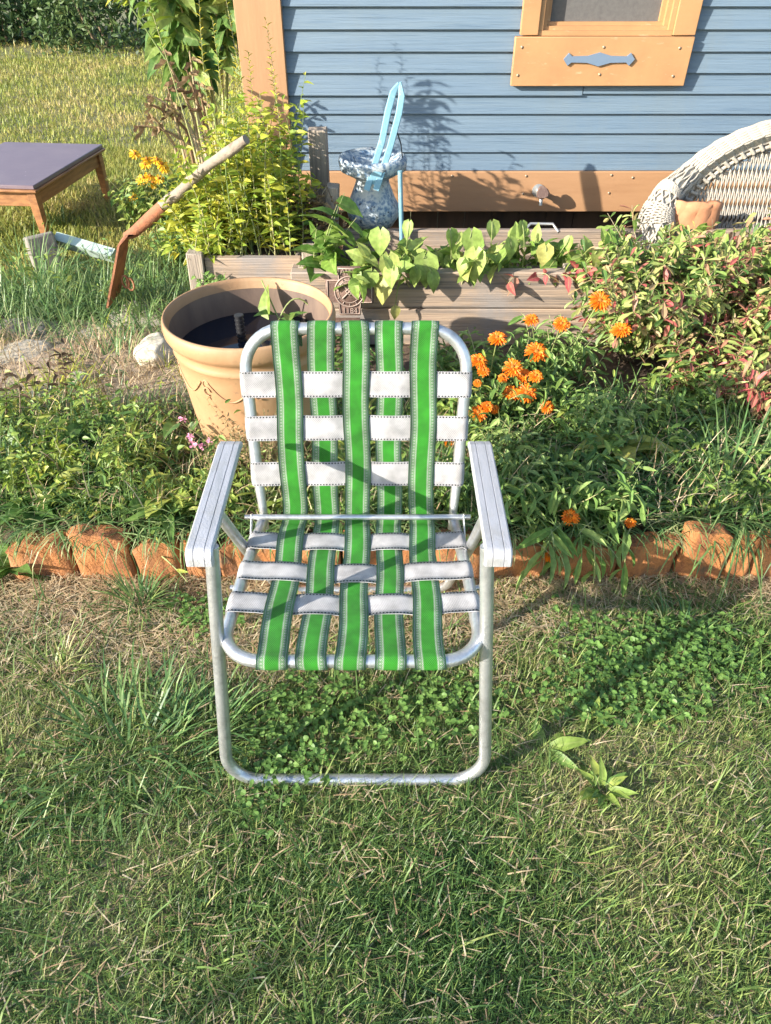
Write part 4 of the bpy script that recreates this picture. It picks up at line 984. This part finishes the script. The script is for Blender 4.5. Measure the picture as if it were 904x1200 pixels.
# ------------------------------------------------------------------ plants as things
def tuft(c, n, ln, wd, lab, mt='bluegrass', t0=.35, spread=.05, lean=.6, name='grass_clump', grp='coarse grass clumps'):
    mb = MB(); a = rng.uniform(0, 6.28, n); r_ = spread * np.sqrt(rng.random(n))
    P = np.stack([c[0] + r_ * np.cos(a), c[1] + r_ * np.sin(a), np.full(n, c[2] if len(c) > 2 else 0) - .004], 1)
    yaw = a - math.pi / 2 + rng.normal(0, .5, n); k = rng.integers(0, len(BLADES), n); tilt = np.clip(rng.normal(lean, .35, n), 0, 1.3)
    Ln = ln * rng.uniform(.5, 1.2, n); R = rotz_frames(yaw, tilt); tn = np.clip(t0 + rng.normal(0, .2, n), 0, 1)
    for i, t_ in enumerate(BLADES):
        q = k == i; mb.inst(t_, P[q], R[q], np.stack([wd * rng.uniform(.7, 1.3, q.sum()), Ln[q], Ln[q]], 1), tn[q])
    o = mb.build(name, L[mt]); return tag(o, lab, 'grass clump', grp)
def g(px, py): q = at(px, py, z=0); return (q.x, q.y, 0)
tuft(g(150, 880), 260, .135, .005, 'biggest blue-green grass clump on the lawn, left of the chair legs', spread=.17, t0=.34)
tuft(g(235, 860), 120, .13, .005, 'blue-green grass clump touching the left front leg of the chair', spread=.08, t0=.28)
tuft(g(165, 712), 110, .15, .004, 'fine dark grass clump in front of the orange logs', spread=.03, t0=.25, lean=.5)
tuft(g(65, 790), 90, .11, .004, 'small yellowing grass clump at the left of the lawn', 'lawn', spread=.05, t0=.6, lean=.5)
tuft(g(800, 740), 60, .12, .004, 'sparse grass clump in front of the right edging logs', spread=.06, t0=.35)
for (px, py, n, ln, sp, lab) in ((40, 335, 240, .30, .16, 'tall arching grass clump below the table, at the left border'), (130, 325, 160, .22, .10, 'arching grass clump in front of the pale green metal strip'),
        (200, 300, 170, .22, .10, 'grass clump under the mattock handle'), (60, 250, 60, .16, .10, 'seeding grass clump by the near table leg')):
    q = at(px, py, z=.06); tuft((q.x, q.y, gz(q.x, q.y)), n, ln, .006, lab, spread=sp, t0=.4, lean=.45)
for (px, py, n, ln, sp, lab) in ((850, 590, 170, .30, .12, 'long arching grass clump behind the right end of the edging'), (780, 560, 90, .24, .08, 'grass clump below the reddish shrub'), (905, 540, 120, .30, .10, 'dark grass clump at the right border under the reddish shrub'),
        (110, 545, 130, .22, .10, 'long grass clump in the left flower bed'), (60, 500, 50, .16, .08, 'small grass clump below the brown pitted rock'), (30, 590, 60, .2, .08, 'grass clump at the left end of the flower bed'), (130, 425, 120, .16, .12, 'drying grass clump on the sandy path')):
    q = at(px, py, z=.13); tuft((q.x, q.y, gz(q.x, q.y)), n, ln, .006, lab, spread=sp, t0=.35, lean=.75)

def plant(name, lab, cat, base, stems, lf, grp=None, leafm='weed', stemm='stem', ln=.04, wd=.02, per=10, roll=.5, t0=.5, tj=.18, r0=.003, tmpl=None, droop=.3, start=.15, cluster=0, tfun=None):
    """stems: list of point lists in world space; leaves set along each of them"""
    root = empty(name, base, lab, cat, grp)
    sm = MB(); P = []; D = []
    for S_ in stems:
        S_ = [Vector(q) for q in S_]; tube(sm, S_, [r0 * (1 - .7 * i / (len(S_) - 1)) for i in range(len(S_))], 5, tint=rng.random(), cap=False)
        cnt = per if isinstance(per, int) else per
        for k in range(cnt):
            t_ = start + (1 - start) * (k + rng.random() * .5) / cnt; t_ = min(t_, .999); j = int(t_ * (len(S_) - 1)); fr = t_ * (len(S_) - 1) - j
            q = S_[j].lerp(S_[j + 1], fr); tg = (S_[j + 1] - S_[j]).normalized(); a = k * 2.4 + rng.random()
            for c in range(max(1, cluster)):
                aa = a + 6.28 * c / max(1, cluster)
                u = tg.cross(Vector((.3, .2, 1))).normalized(); v = tg.cross(u)
                d = (u * math.cos(aa) + v * math.sin(aa)) + tg * .45 + Vector((0, 0, -droop))
                P.append(q); D.append(d)
    sp = rel(sm.build('stem', L[stemm], smooth=True), root)
    mb = MB(); P = np.array([tuple(q) for q in P]); D = np.array([tuple(q) for q in D])
    tn = (t0 if tfun is None else tfun(P)) + .25 * vnoise(P, 12, 3) + rng.normal(0, tj, len(P))
    leaves(mb, P, D, tmpl or lf, ln, wd, tn, roll, .35); rel(mb.build('foliage', L[leafm]), root)
    return root
def fan(base, n, h, spread, jit=.3, curl=0, ybias=0):
    out = []
    for i in range(n):
        a = rng.uniform(0, 6.28); r_ = spread * math.sqrt(rng.random()); hh = h * rng.uniform(.6, 1.05)
        b_ = Vector(base) + Vector((rng.normal(0, .015), rng.normal(0, .015), 0)); t_ = b_ + Vector((r_ * math.cos(a), r_ * math.sin(a) + ybias, hh))
        out.append(curve_pts(b_, t_, rng.normal(0, .02) - curl, (rng.normal(0, .02), rng.normal(0, .02), 0), 6))
    return out
# yellow-green bush in the planter box
def boxfan(n, x0, x1, y0, y1, z0, hfun, sx=.10):
    out = []
    for i in range(n):
        x, y = rng.uniform(x0, x1), rng.uniform(y0, y1); h = hfun(x) * rng.uniform(.5, 1.05)
        out.append(curve_pts((x, y, z0), (x + rng.normal(0, sx), y + rng.normal(0, sx * .6), z0 + h), 0, (rng.normal(0, .02), rng.normal(0, .02), 0), 7))
    return out
hb = lambda x: float(np.interp(x, [-.86, -.75, -.62, -.5, -.38, -.28], [.16, .26, .46, .60, .48, .32]))
plant('yellow_bush', 'tall yellow-green leafy bush filling the planter box', 'bush', (-.58, 2.85, .40), boxfan(170, -.80, -.33, 2.66, 3.06, .38, hb, .065), OVATE, leafm='yellowgreen', ln=.042, wd=.017, per=24, t0=.5, droop=.1, roll=.8)
plant('feathery_sprays', 'thin yellow feathery sprays rising in front of the tan corner board', 'plant', (-.56, 3.05, .5),
      [curve_pts((x, 3.05, .4), (x + dx, 3.2, z), 0, (rng.normal(0, .02), 0, 0), 10) for x, dx, z in ((-.66, -.02, 1.25), (-.60, -.05, 1.12), (-.55, .02, 1.02), (-.50, -.1, 1.3), (-.45, .0, .98), (-.62, .05, 1.05), (-.42, -.03, 1.12))], OVATE, leafm='yellowgreen', ln=.022, wd=.005, per=70, t0=.75, droop=-.3, r0=.002)
plant('broad_leaf_climber', 'broad green climber leaves at the right end of the planter box', 'climber', (-.30, 2.62, .35),
      [curve_pts((-.28, 2.62, .30), tuple(at(px, py, Y=2.6)), .03, (0, -.03, 0), 6) for px, py in ((372, 262), (395, 240), (410, 268), (388, 285), (404, 226), (418, 255), (380, 300))], HEART, leafm='vine', ln=.085, wd=.062, per=4, t0=.25, start=.45)
plant('withered_climber', 'brown withered climber hanging on the weathered post', 'climber', (-.28, 2.9, .4),
      [curve_pts((-.28 + rng.normal(0, .04), 2.88, .62), (-.25 + rng.normal(0, .07), 2.82, .36 + rng.random() * .15), -.02, (rng.normal(0, .03), 0, 0), 6) for _ in range(26)], CRUMP, leafm='dry', stemm='twig', ln=.03, wd=.02, per=9, t0=.6, r0=.0016)
plant('parsley', 'small bright green bush between planter post and pot rim', 'plant', (at(245, 322, Y=2.56).x, 2.56, .3), fan((at(245, 322, Y=2.56).x, 2.55, .28), 26, .11, .07), OVATE, leafm='clover', ln=.02, wd=.014, per=9, t0=.8)
# vine along the raised bed
vs = []; 
xs_ = np.linspace(-.22, 1.9, 90)
for i, x in enumerate(xs_):
    y0 = rng.uniform(BY - .03, BY + .22)
    vs.append(curve_pts((x, y0, .36), (x + rng.normal(.06, .1), y0 + rng.normal(-.05, .05), .42 + rng.uniform(-.02, .08)), .02, (0, 0, 0), 6))
plant('morning_glory', 'morning glory vine with heart-shaped leaves scrambling along the plank top', 'vine', (.5, BY + .05, .36), vs, HEART, leafm='vine', ln=.056, wd=.044, per=8, t0=.5, droop=.35)
hv = empty('hanging_vine', (.1, BY - .03, .42), 'large pale heart-shaped vine leaves hanging down over the front plank', 'vine')
fol = MB(); stm = MB()
for (px, py, ln_, dx, t_, yy) in ((446, 282, .085, -.1, .5, 0), (456, 312, .105, .1, .75, -.02), (452, 340, .09, -.3, .9, -.03), (436, 330, .07, -.2, .55, -.02), (499, 312, .11, .05, .55, 0), (506, 332, .07, .3, .5, -.03), (489, 328, .06, -.3, .6, -.02), (553, 283, .09, .1, .5, 0),
        (558, 306, .11, -.1, .7, -.02), (545, 316, .06, -.4, .6, -.03), (598, 292, .07, .2, .55, 0), (640, 300, .07, -.1, .95, 0), (463, 372, .045, .1, .95, -.03), (528, 282, .065, .3, .45, .02), (480, 272, .06, -.3, .5, .02), (577, 272, .06, .2, .6, .02), (700, 305, .06, .1, .7, 0), (668, 290, .05, -.2, .5, 0), (612, 272, .05, .1, .5, .02)):
    q = at(px, py - 12, Y=BY - .035 + yy); leaves(fol, np.array([tuple(q)]), np.array([(dx, -.42, -1.)]), HEART, ln_, ln_ * .85, np.array([t_]), .15, .02)
    tube(stm, curve_pts((q.x + rng.normal(0, .02), BY + .02, .42), q, .02, (0, -.03, 0), 6), .0018, 5)
rel(fol.build('foliage', L['vine'], smooth=True), hv); rel(stm.build('stem', L['stem'], smooth=True), hv)
plant('red_leaf_sprig', 'sprig of red and orange leaves on the plank top under the tap', 'sprig', (.62, BY, .40), [curve_pts((.5 + .06 * i, BY + .0, .38), (.52 + .07 * i + rng.normal(0, .03), BY - .05, .45 + rng.normal(0, .03)), .02) for i in range(6)], OVATE, leafm='autumn', ln=.05, wd=.028, per=5, t0=.95)
# reddish shrub at the right: stems bearing whorls of narrow leaves
def shrub(lab, c, n, h, spread, t0, sd, ybias=-.05, per=8):
    st_ = fan(c, n, h, spread, ybias=ybias)
    plant('spurge_shrub', lab, 'shrub', c, st_, SPAT, 'turning shrubs over the raised bed', 'autumn', 'twig', .043, .0135, per + 2, .5, t0 - .12, .3, .0025, droop=.15, start=.3, cluster=3)
shrub('sprawling shrub with pale yellow-green and reddish whorled leaves, right of the marigolds', (.92, 2.42, .12), 75, .40, .28, .55, 0)
shrub('reddish shrub spilling over the planks at the right border', (1.35, 2.45, .14), 80, .42, .32, .62, 1)
shrub('low yellow-green shrub crest under the wicker arm', (1.05, 2.62, .32), 65, .20, .34, .45, 2, 0, 7)
shrub('low reddish shrub crest below the wicker lattice', (1.55, 2.62, .32), 60, .24, .30, .60, 3, 0, 7)
shrub('thin purplish shrub drooping over the long grass at the right border', (1.30, 1.98, .12), 46, .22, .24, .78, 5, 0, 7)
shrub('loose shrub with dark red leaf tips above the long grass', (1.15, 2.12, .12), 48, .24, .24, .68, 4, 0, 7)
# marigolds
def marigold(lab, base, fl, nst, h, spread):
    root = plant('marigold', lab, 'marigold plant', base, fan(base, nst, h, spread), LANCE, 'orange flowering marigold plants', 'calendula', 'stem', .05, .013, 12, .8, .6, .2, .003, droop=.2)
    sm = MB()
    for (px, py, r, Y) in fl:
        Y = Y - .13 if Y > 1.8 else Y; q = at(px, py, Y=Y); b_ = Vector((base[0] + (q.x - base[0]) * .35, base[1] + rng.normal(0, .03), base[2])); tube(sm, curve_pts(b_, q + Vector((0, .004, -.006)), .0, ((b_.x - q.x) * .15, 0, 0), 8), [.0028 - .0001 * i for i in range(9)], 6, tint=.5)
        fm = MB(); R0 = r * (Y * .95 + .35) / 820 * .98; n = 20
        for ring, (rr_, dz, m_) in enumerate(((1, 0, 20), (.8, .003, 17), (.55, .006, 12))):
            a = np.linspace(0, 6.28, m_, endpoint=False) + ring * .15 + rng.normal(0, .05, m_); D = np.stack([np.cos(a), np.sin(a), .12 + .22 * ring + rng.normal(0, .1, m_)], 1)
            leaves(fm, np.stack([np.cos(a) * R0 * .12, np.sin(a) * R0 * .12, np.full(m_, dz)], 1), D, SPAT, R0 * rr_, R0 * .25, rng.uniform(.2, .9, m_), .15, .08)
        f = fm.build('flower', L['petal']); f.location = q - Vector(base) ; f.rotation_euler = (rad(rng.uniform(15, 40)), rad(rng.uniform(-18, 5)), 0); f.parent = root
        hm = MB(); lathe(hm, [(.0001, .012), (R0 * .16, .011), (R0 * .24, .007), (R0 * .26, .001)], (0, 0, 0), 14, wob=.06); hc = hm.build('flower_centre', L['heart'], f, smooth=True)
    s = rel(sm.build('flower_stem', L['stem'], smooth=True), root)
marigold('bushy marigold with a dense cluster of orange flowers beside the chair back', (.34, 2.08, .12),
         [(561, 423, 10, 2.12), (567, 435, 7, 2.1), (583, 397, 10, 2.15), (601, 431, 11, 2.1), (590, 443, 6, 2.08), (613, 441, 10, 2.1), (629, 413, 13, 2.14), (628, 441, 8, 2.08), (599, 461, 10, 2.05), (617, 461, 12, 2.04), (641, 477, 8, 2.0), (561, 484, 11, 1.98), (571, 477, 8, 1.98), (580, 480, 6, 2.0), (527, 516, 9, 1.9), (560, 449, 5, 2.05)], 60, .19, .26)
marigold('taller marigold with four spaced orange flowers in front of the planks', (.58, 2.25, .12), [(623, 375, 8, 2.3), (658, 380, 9, 2.3), (703, 353, 12, 2.3), (728, 387, 11, 2.25)], 32, .20, .18)
marigold('low marigold with one orange flower drooping over the edging logs', (.42, 1.52, .13), [(669, 606, 11, 1.40), (643, 652, 8, 1.36)], 30, .15, .17)
marigold('leggy marigold with faded flower heads hanging over the edging logs', (.58, 1.50, .13), [(739, 613, 7, 1.40), (771, 590, 6, 1.55)], 24, .15, .14)
plant('drooping_stems', 'marigold stems drooping down over the shaded edging logs', 'plant', (.5, 1.44, .16), [curve_pts((x, 1.46, .16), (x + rng.normal(.02, .04), 1.34 + rng.normal(0, .02), .03 + rng.random() * .05), .06, (0, -.03, 0), 7) for x in (.40, .43, .47, .50, .53, .56, .60, .63)], LANCE, leafm='calendula', ln=.085, wd=.018, per=7, t0=.6, droop=.6)
# big soft leaves
def rosette(lab, c, n, ln, wd, t0, mt='weed', tm=BIG, cat='weed', grp='broad-leaved weeds', el=.45, name='broad_weed'):
    mb = MB(); a = np.linspace(0, 6.28, n, endpoint=False) + rng.normal(0, .3, n); D = np.stack([np.cos(a), np.sin(a), np.abs(rng.normal(el, .3, n))], 1)
    P = np.tile(np.array(c, float), (n, 1)) + D * .012; leaves(mb, P, D, tm, ln, wd, t0 + rng.normal(0, .15, n), .25, .35); return tag(mb.build(name, L[mt], smooth=True), lab, cat, grp)
rosette('dock-like weed with upright light green leaves on the lawn, right of the chair', (*g(705, 930)[:2], .0), 22, .045, .017, .45, el=1.1)
rosette('smaller weed with two pale leaves near the tall lawn weed', (*g(695, 850)[:2], .0), 14, .034, .014, .45, el=1.0)
rosette('single dandelion-like weed left of the pale lawn weed', (*g(640, 880)[:2], .0), 8, .06, .022, .4)
q = at(25, 615, z=.15); rosette('mottled large-leaved plant spilling over the left end of the logs', (q.x, 1.52, .14), 22, .09, .05, .35, 'clover')
q = at(10, 665, z=.05); rosette('large-leaved plant at the left border in front of the logs', (q.x, 1.38, .03), 18, .08, .045, .5, 'clover')
q = at(95, 520, z=.14); rosette('dark broad-leaved weed in the middle of the left flower bed', (q.x, q.y, .13), 14, .13, .055, .15)
q = at(40, 560, z=.14); rosette('broad-leaved weed with yellowing leaves at the left of the flower bed', (q.x, q.y, .14), 13, .09, .06, .95)
q = at(200, 590, z=.14); rosette('light green broad-leaved weed beside the left armrest', (q.x, q.y, .16), 14, .07, .055, .85)
q = at(185, 640, z=.14); rosette('small dark weed growing over the logs beside the left armrest', (q.x, 1.46, .15), 9, .09, .03, .3)
q = at(635, 590, z=.14); rosette('dark broad-leaved weed behind the right armrest', (q.x, q.y, .14), 12, .12, .06, .1)
q = at(725, 520, z=.2); rosette('weed with a large bright green leaf in the middle of the right bed', (q.x, q.y, .18), 10, .13, .06, .9)
q = at(680, 560, z=.18); rosette('long-leaved weed among the marigolds', (q.x, q.y, .16), 16, .15, .03, .4, tm=LANCE)
for lab, px, py, n, h, sp, lm, ln_, t_ in (('tangled yellow-green weed bush at the left side of the flower bed', 60, 545, 46, .15, .14, 'yellowgreen', .024, .35), ('tangled green weed bush between the left bed and the tan pot', 170, 540, 50, .17, .12, 'weed', .026, .6),
        ('leafy weed in front of the foot of the tan pot', 255, 560, 40, .13, .10, 'weed', .024, .7), ('fine bright weed bush below the marigold cluster', 600, 540, 60, .17, .13, 'calendula', .03, .8), ('bright weed bush between marigolds and spurge shrubs', 700, 500, 55, .2, .13, 'calendula', .03, .75)):
    q = at(px, py + 25, z=.13); plant('bed_weed', lab, 'weed', (q.x, q.y, gz(q.x, q.y)), fan((q.x, q.y, gz(q.x, q.y)), n, h, sp), OVATE, 'leafy weeds in the flower bed', lm, 'stem', ln_, ln_ * .42, 12, .7, t_, .2, .002)
# rusty sedum-like stalks in the left bed
plant('dry_seedheads', 'dark brown dry seed heads on thin stalks above the sandy path', 'seed heads', (at(60, 440, z=.15).x, at(60, 440, z=.15).y, .12), [curve_pts(at(px, py + 70, z=.14), at(px + rng.normal(0, 5), py, Y=at(px, py + 70, z=.14).y - .02), 0, (.01, 0, 0)) for px, py in ((50, 410), (65, 425), (75, 412), (35, 425), (20, 440), (82, 400), (5, 430))], OVATE, leafm='dry', stemm='twig', ln=.035, wd=.018, per=6, t0=.15, start=.6)
# lavender by the pot
plant('lavender', 'fine dry lavender stalks in front of the tan pot', 'lavender', (-.37, 1.62, .12), [curve_pts((-.36 + rng.normal(0, .06), 1.62, .12), (-.36 + rng.normal(0, .11), 1.60 + rng.normal(0, .04), .12 + rng.uniform(.08, .30)), 0, (rng.normal(0, .01), 0, 0)) for _ in range(80)], OVATE, leafm='dry', stemm='stem', ln=.011, wd=.005, per=16, t0=.75, r0=.0011, start=.35, droop=0)
plant('pink_sprig', 'small pink flowering sprig left of the pot foot', 'flower', (at(220, 530, z=.15).x, 1.62, .12), [curve_pts(at(px + 12, py + 25, Y=1.62), at(px, py, Y=1.60), .01) for px, py in ((215, 490), (222, 510), (236, 522), (245, 515), (205, 590), (225, 520))], SPAT, leafm='pink', ln=.012, wd=.008, per=6, t0=.5, start=.8, r0=.0014)
plant('arching_reed', 'long light green blades arching over the left edging logs', 'grass blades', (-.75, 1.48, .15), [curve_pts(at(60, 655, Y=1.46), at(232, 655, Y=1.34), .10), curve_pts(at(95, 640, Y=1.5), at(225, 625, Y=1.4), .07), curve_pts(at(165, 640, Y=1.42), at(220, 682, Y=1.3), .03)], LANCE, leafm='weed', ln=.05, wd=.012, per=3, t0=.8, r0=.0045)
# black-eyed yellow flowers by the mattock
def daisy(lab, base, fl, h):
    root = plant('coneflower', lab, 'flowering plant', base, fan(base, 40, h, .2), OVATE, 'golden coneflowers by the table', 'weed', 'stem', .04, .018, 9, .5, .6, .2, .0025)
    for (px, py, Y) in fl:
        q = at(px, py, Y=Y); fm = MB(); a = np.linspace(0, 6.28, 11, endpoint=False) + rng.normal(0, .08, 11); D = np.stack([np.cos(a), np.sin(a), rng.normal(-.1, .12, 11)], 1)
        leaves(fm, np.tile([0., 0, 0], (11, 1)), D, SPAT, .034, .014, rng.random(11), .2, .1); f = fm.build('flower', L['yellowpetal']); f.location = q - Vector(base); f.rotation_euler = (rad(35), 0, rng.random()); f.parent = root
        hm = MB(); lathe(hm, [(.0001, .010), (.007, .008), (.009, .001)], (0, 0, 0), 10); hm.build('flower_centre', L['heart'], f, smooth=True)
    sm = MB(); [tube(sm, curve_pts((base[0] + rng.normal(0, .05), base[1], base[2]), at(px, py, Y=Y), 0), .0022, 5) for px, py, Y in fl]; rel(sm.build('flower_stem', L['stem'], smooth=True), root)
b_ = at(172, 262, z=.03); daisy('clump of golden black-eyed flowers between the table and the mattock', (b_.x, b_.y, .02), [(158, 180, b_.y), (170, 192, b_.y), (168, 208, b_.y), (176, 206, b_.y), (184, 187, b_.y), (190, 192, b_.y), (179, 214, b_.y), (186, 209, b_.y), (156, 231, b_.y - .1), (165, 211, b_.y), (193, 197, b_.y), (172, 186, b_.y)], .25)
# green and dead stalks beside the house corner
ss = []
SFY = 3.85
for (a, b2, c, d) in ((262, 158, 208, -60), (255, 160, 225, -70), (266, 150, 245, -60), (240, 165, 185, -45), (268, 140, 262, -60), (250, 150, 196, -50), (236, 160, 165, -30), (258, 150, 212, 20)):
    p0, p1 = at(a - 4, b2, Y=SFY), at(c - 4, d, Y=SFY - .1 + .2 * rng.random()); ss.append([Vector((p0.x + .03, SFY, .0))] + curve_pts(p0, p1, 0, (.02, 0, 0), 9))
plant('sunflower', 'tall leafy sunflower stalks drooping beside the house corner', 'sunflower', (ss[0][0].x, SFY, 0), ss, BIG, leafm='sunflower', ln=.13, wd=.065, per=22, t0=.6, droop=.7, r0=.009, start=.46, roll=.9, tj=.3)
ds = [[Vector((at(a, b2, Y=3.4).x + .05, 3.4, .0))] + curve_pts(at(a, b2, Y=3.4), at(c, d, Y=3.3), .02, (0, 0, 0), 8) for a, b2, c, d in ((215, 165, 158, 148), (218, 152, 170, 121), (222, 148, 172, 110), (226, 135, 186, 55), (240, 150, 218, 80), (212, 165, 196, 100), (205, 172, 172, 132), (235, 150, 222, 60), (228, 160, 200, 120), (245, 160, 232, 95))]
plant('dead_stalks', 'bundle of straw coloured dead stalks leaning left of the sunflower', 'dead stalks', (ds[0][0].x, 3.4, 0), ds, CRUMP, leafm='dry', stemm='straw', ln=.05, wd=.03, per=5, t0=.6, r0=.009, start=.45, droop=1.2)
plant('tall_stalk', 'single thin stalk rising from the planter box past the top of the photograph', 'stalk', (-.70, 2.98, .4), [curve_pts((-.70, 2.98, .38), (-.84, 2.96, 1.34), 0, (.01, 0, 0), 12), curve_pts((-.79, 2.97, 1.02), (-.92, 2.96, 1.25), 0, (0, 0, 0), 8)], OVATE, leafm='yellowgreen', ln=.06, wd=.026, per=26, t0=.4, r0=.004, start=.70, droop=.2)
for lab, px, py, n, h, sp, lm, Y in (('loose yellow-green weed bush at the foot of the sunflower', 245, 150, 60, .42, .30, 'yellowgreen', 4.3), ('green weed bush right of the golden flowers', 215, 230, 60, .24, .26, 'weed', 3.75), ('green weed thicket against the tan corner board', 265, 90, 60, .55, .22, 'weed', 4.5), ('bushy weed behind the mattock handle', 180, 170, 50, .28, .26, 'weed', 4.3)):
    x = at(px, py, Y=Y).x; plant('weed_bush', lab, 'bush', (x, Y, 0), fan((x, Y, 0), n, h, sp), OVATE, 'weed bushes by the house corner', lm, 'stem', .045, .02, 14, .5, .5, .2, .003)
# dark hedge at the far end of the lawn
def hedge(name, lab, x0, x1, y0, y1, h, n, ln, t0, grp, cut=0, porous=None, zlow=0):
    root = empty(name, ((x0 + x1) / 2, (y0 + y1) / 2, 0), lab, 'shrub', grp)
    mb = MB(); P = np.stack([rng.uniform(x0, x1, n), rng.uniform(y0, y1, n), zlow + (h - zlow) * rng.random(n)], 1)
    n1 = vnoise(P, 1.3, 21); hz = h * (.80 + .30 * vnoise(P * [1, 1, 0], .9, 3)); P = P[(P[:, 2] < hz) & (rng.random(len(P)) < .75 + .9 * vnoise(np.stack([P[:, 0], P[:, 2]], 1), 2.5, 4))]; N = len(P)
    D = rng.normal(0, 1, (N, 3)); D[:, 2] -= .2; leaves(mb, P, D, OVATE, ln, ln * .5, t0 + .3 * vnoise(P, 2, 5) + rng.normal(0, .15, N), 1.5); rel(mb.build('foliage', L['hedge']), root)
    sm = MB()
    for k in range(max(3, int((x1 - x0) * 4))):
        x, y = rng.uniform(x0, x1), rng.uniform(y0, y1); tube(sm, curve_pts((x, y, 0), (x + rng.normal(0, .2), y + rng.normal(0, .15), h * .9), 0, (rng.normal(0, .08), 0, 0)), [.022 - .0022 * i for i in range(9)], 5, cap=False)
    rel(sm.build('stem', L['twig'], smooth=True), root); return root
hedge('hedge_shrub', 'dark shrub at the far left end of the sunny lawn', -10, -7.2, 11.6, 13.2, 1.6, 9000, .10, .25, 'dark shrubs at the end of the lawn')
hedge('hedge_shrub', 'dark shrub with dry twigs behind the hanging sunflower leaves', -7.2, -4.6, 12.0, 13.6, 1.7, 9000, .10, .2, 'dark shrubs at the end of the lawn')
hedge('hedge_shrub', 'shrub behind the sunflower beside the house corner', -4.8, -2.0, 11.2, 12.8, 1.7, 7000, .10, .35, 'dark shrubs at the end of the lawn')
# tall unseen hedge behind the camera, put in to shade the near lawn
hedge('shade_hedge', 'tall leafy unseen hedge added to shade the near lawn', -9.5, -2.2, -2.9, -2.3, 2.40, 2300, .12, .4, 'unseen hedge shading the near lawn')
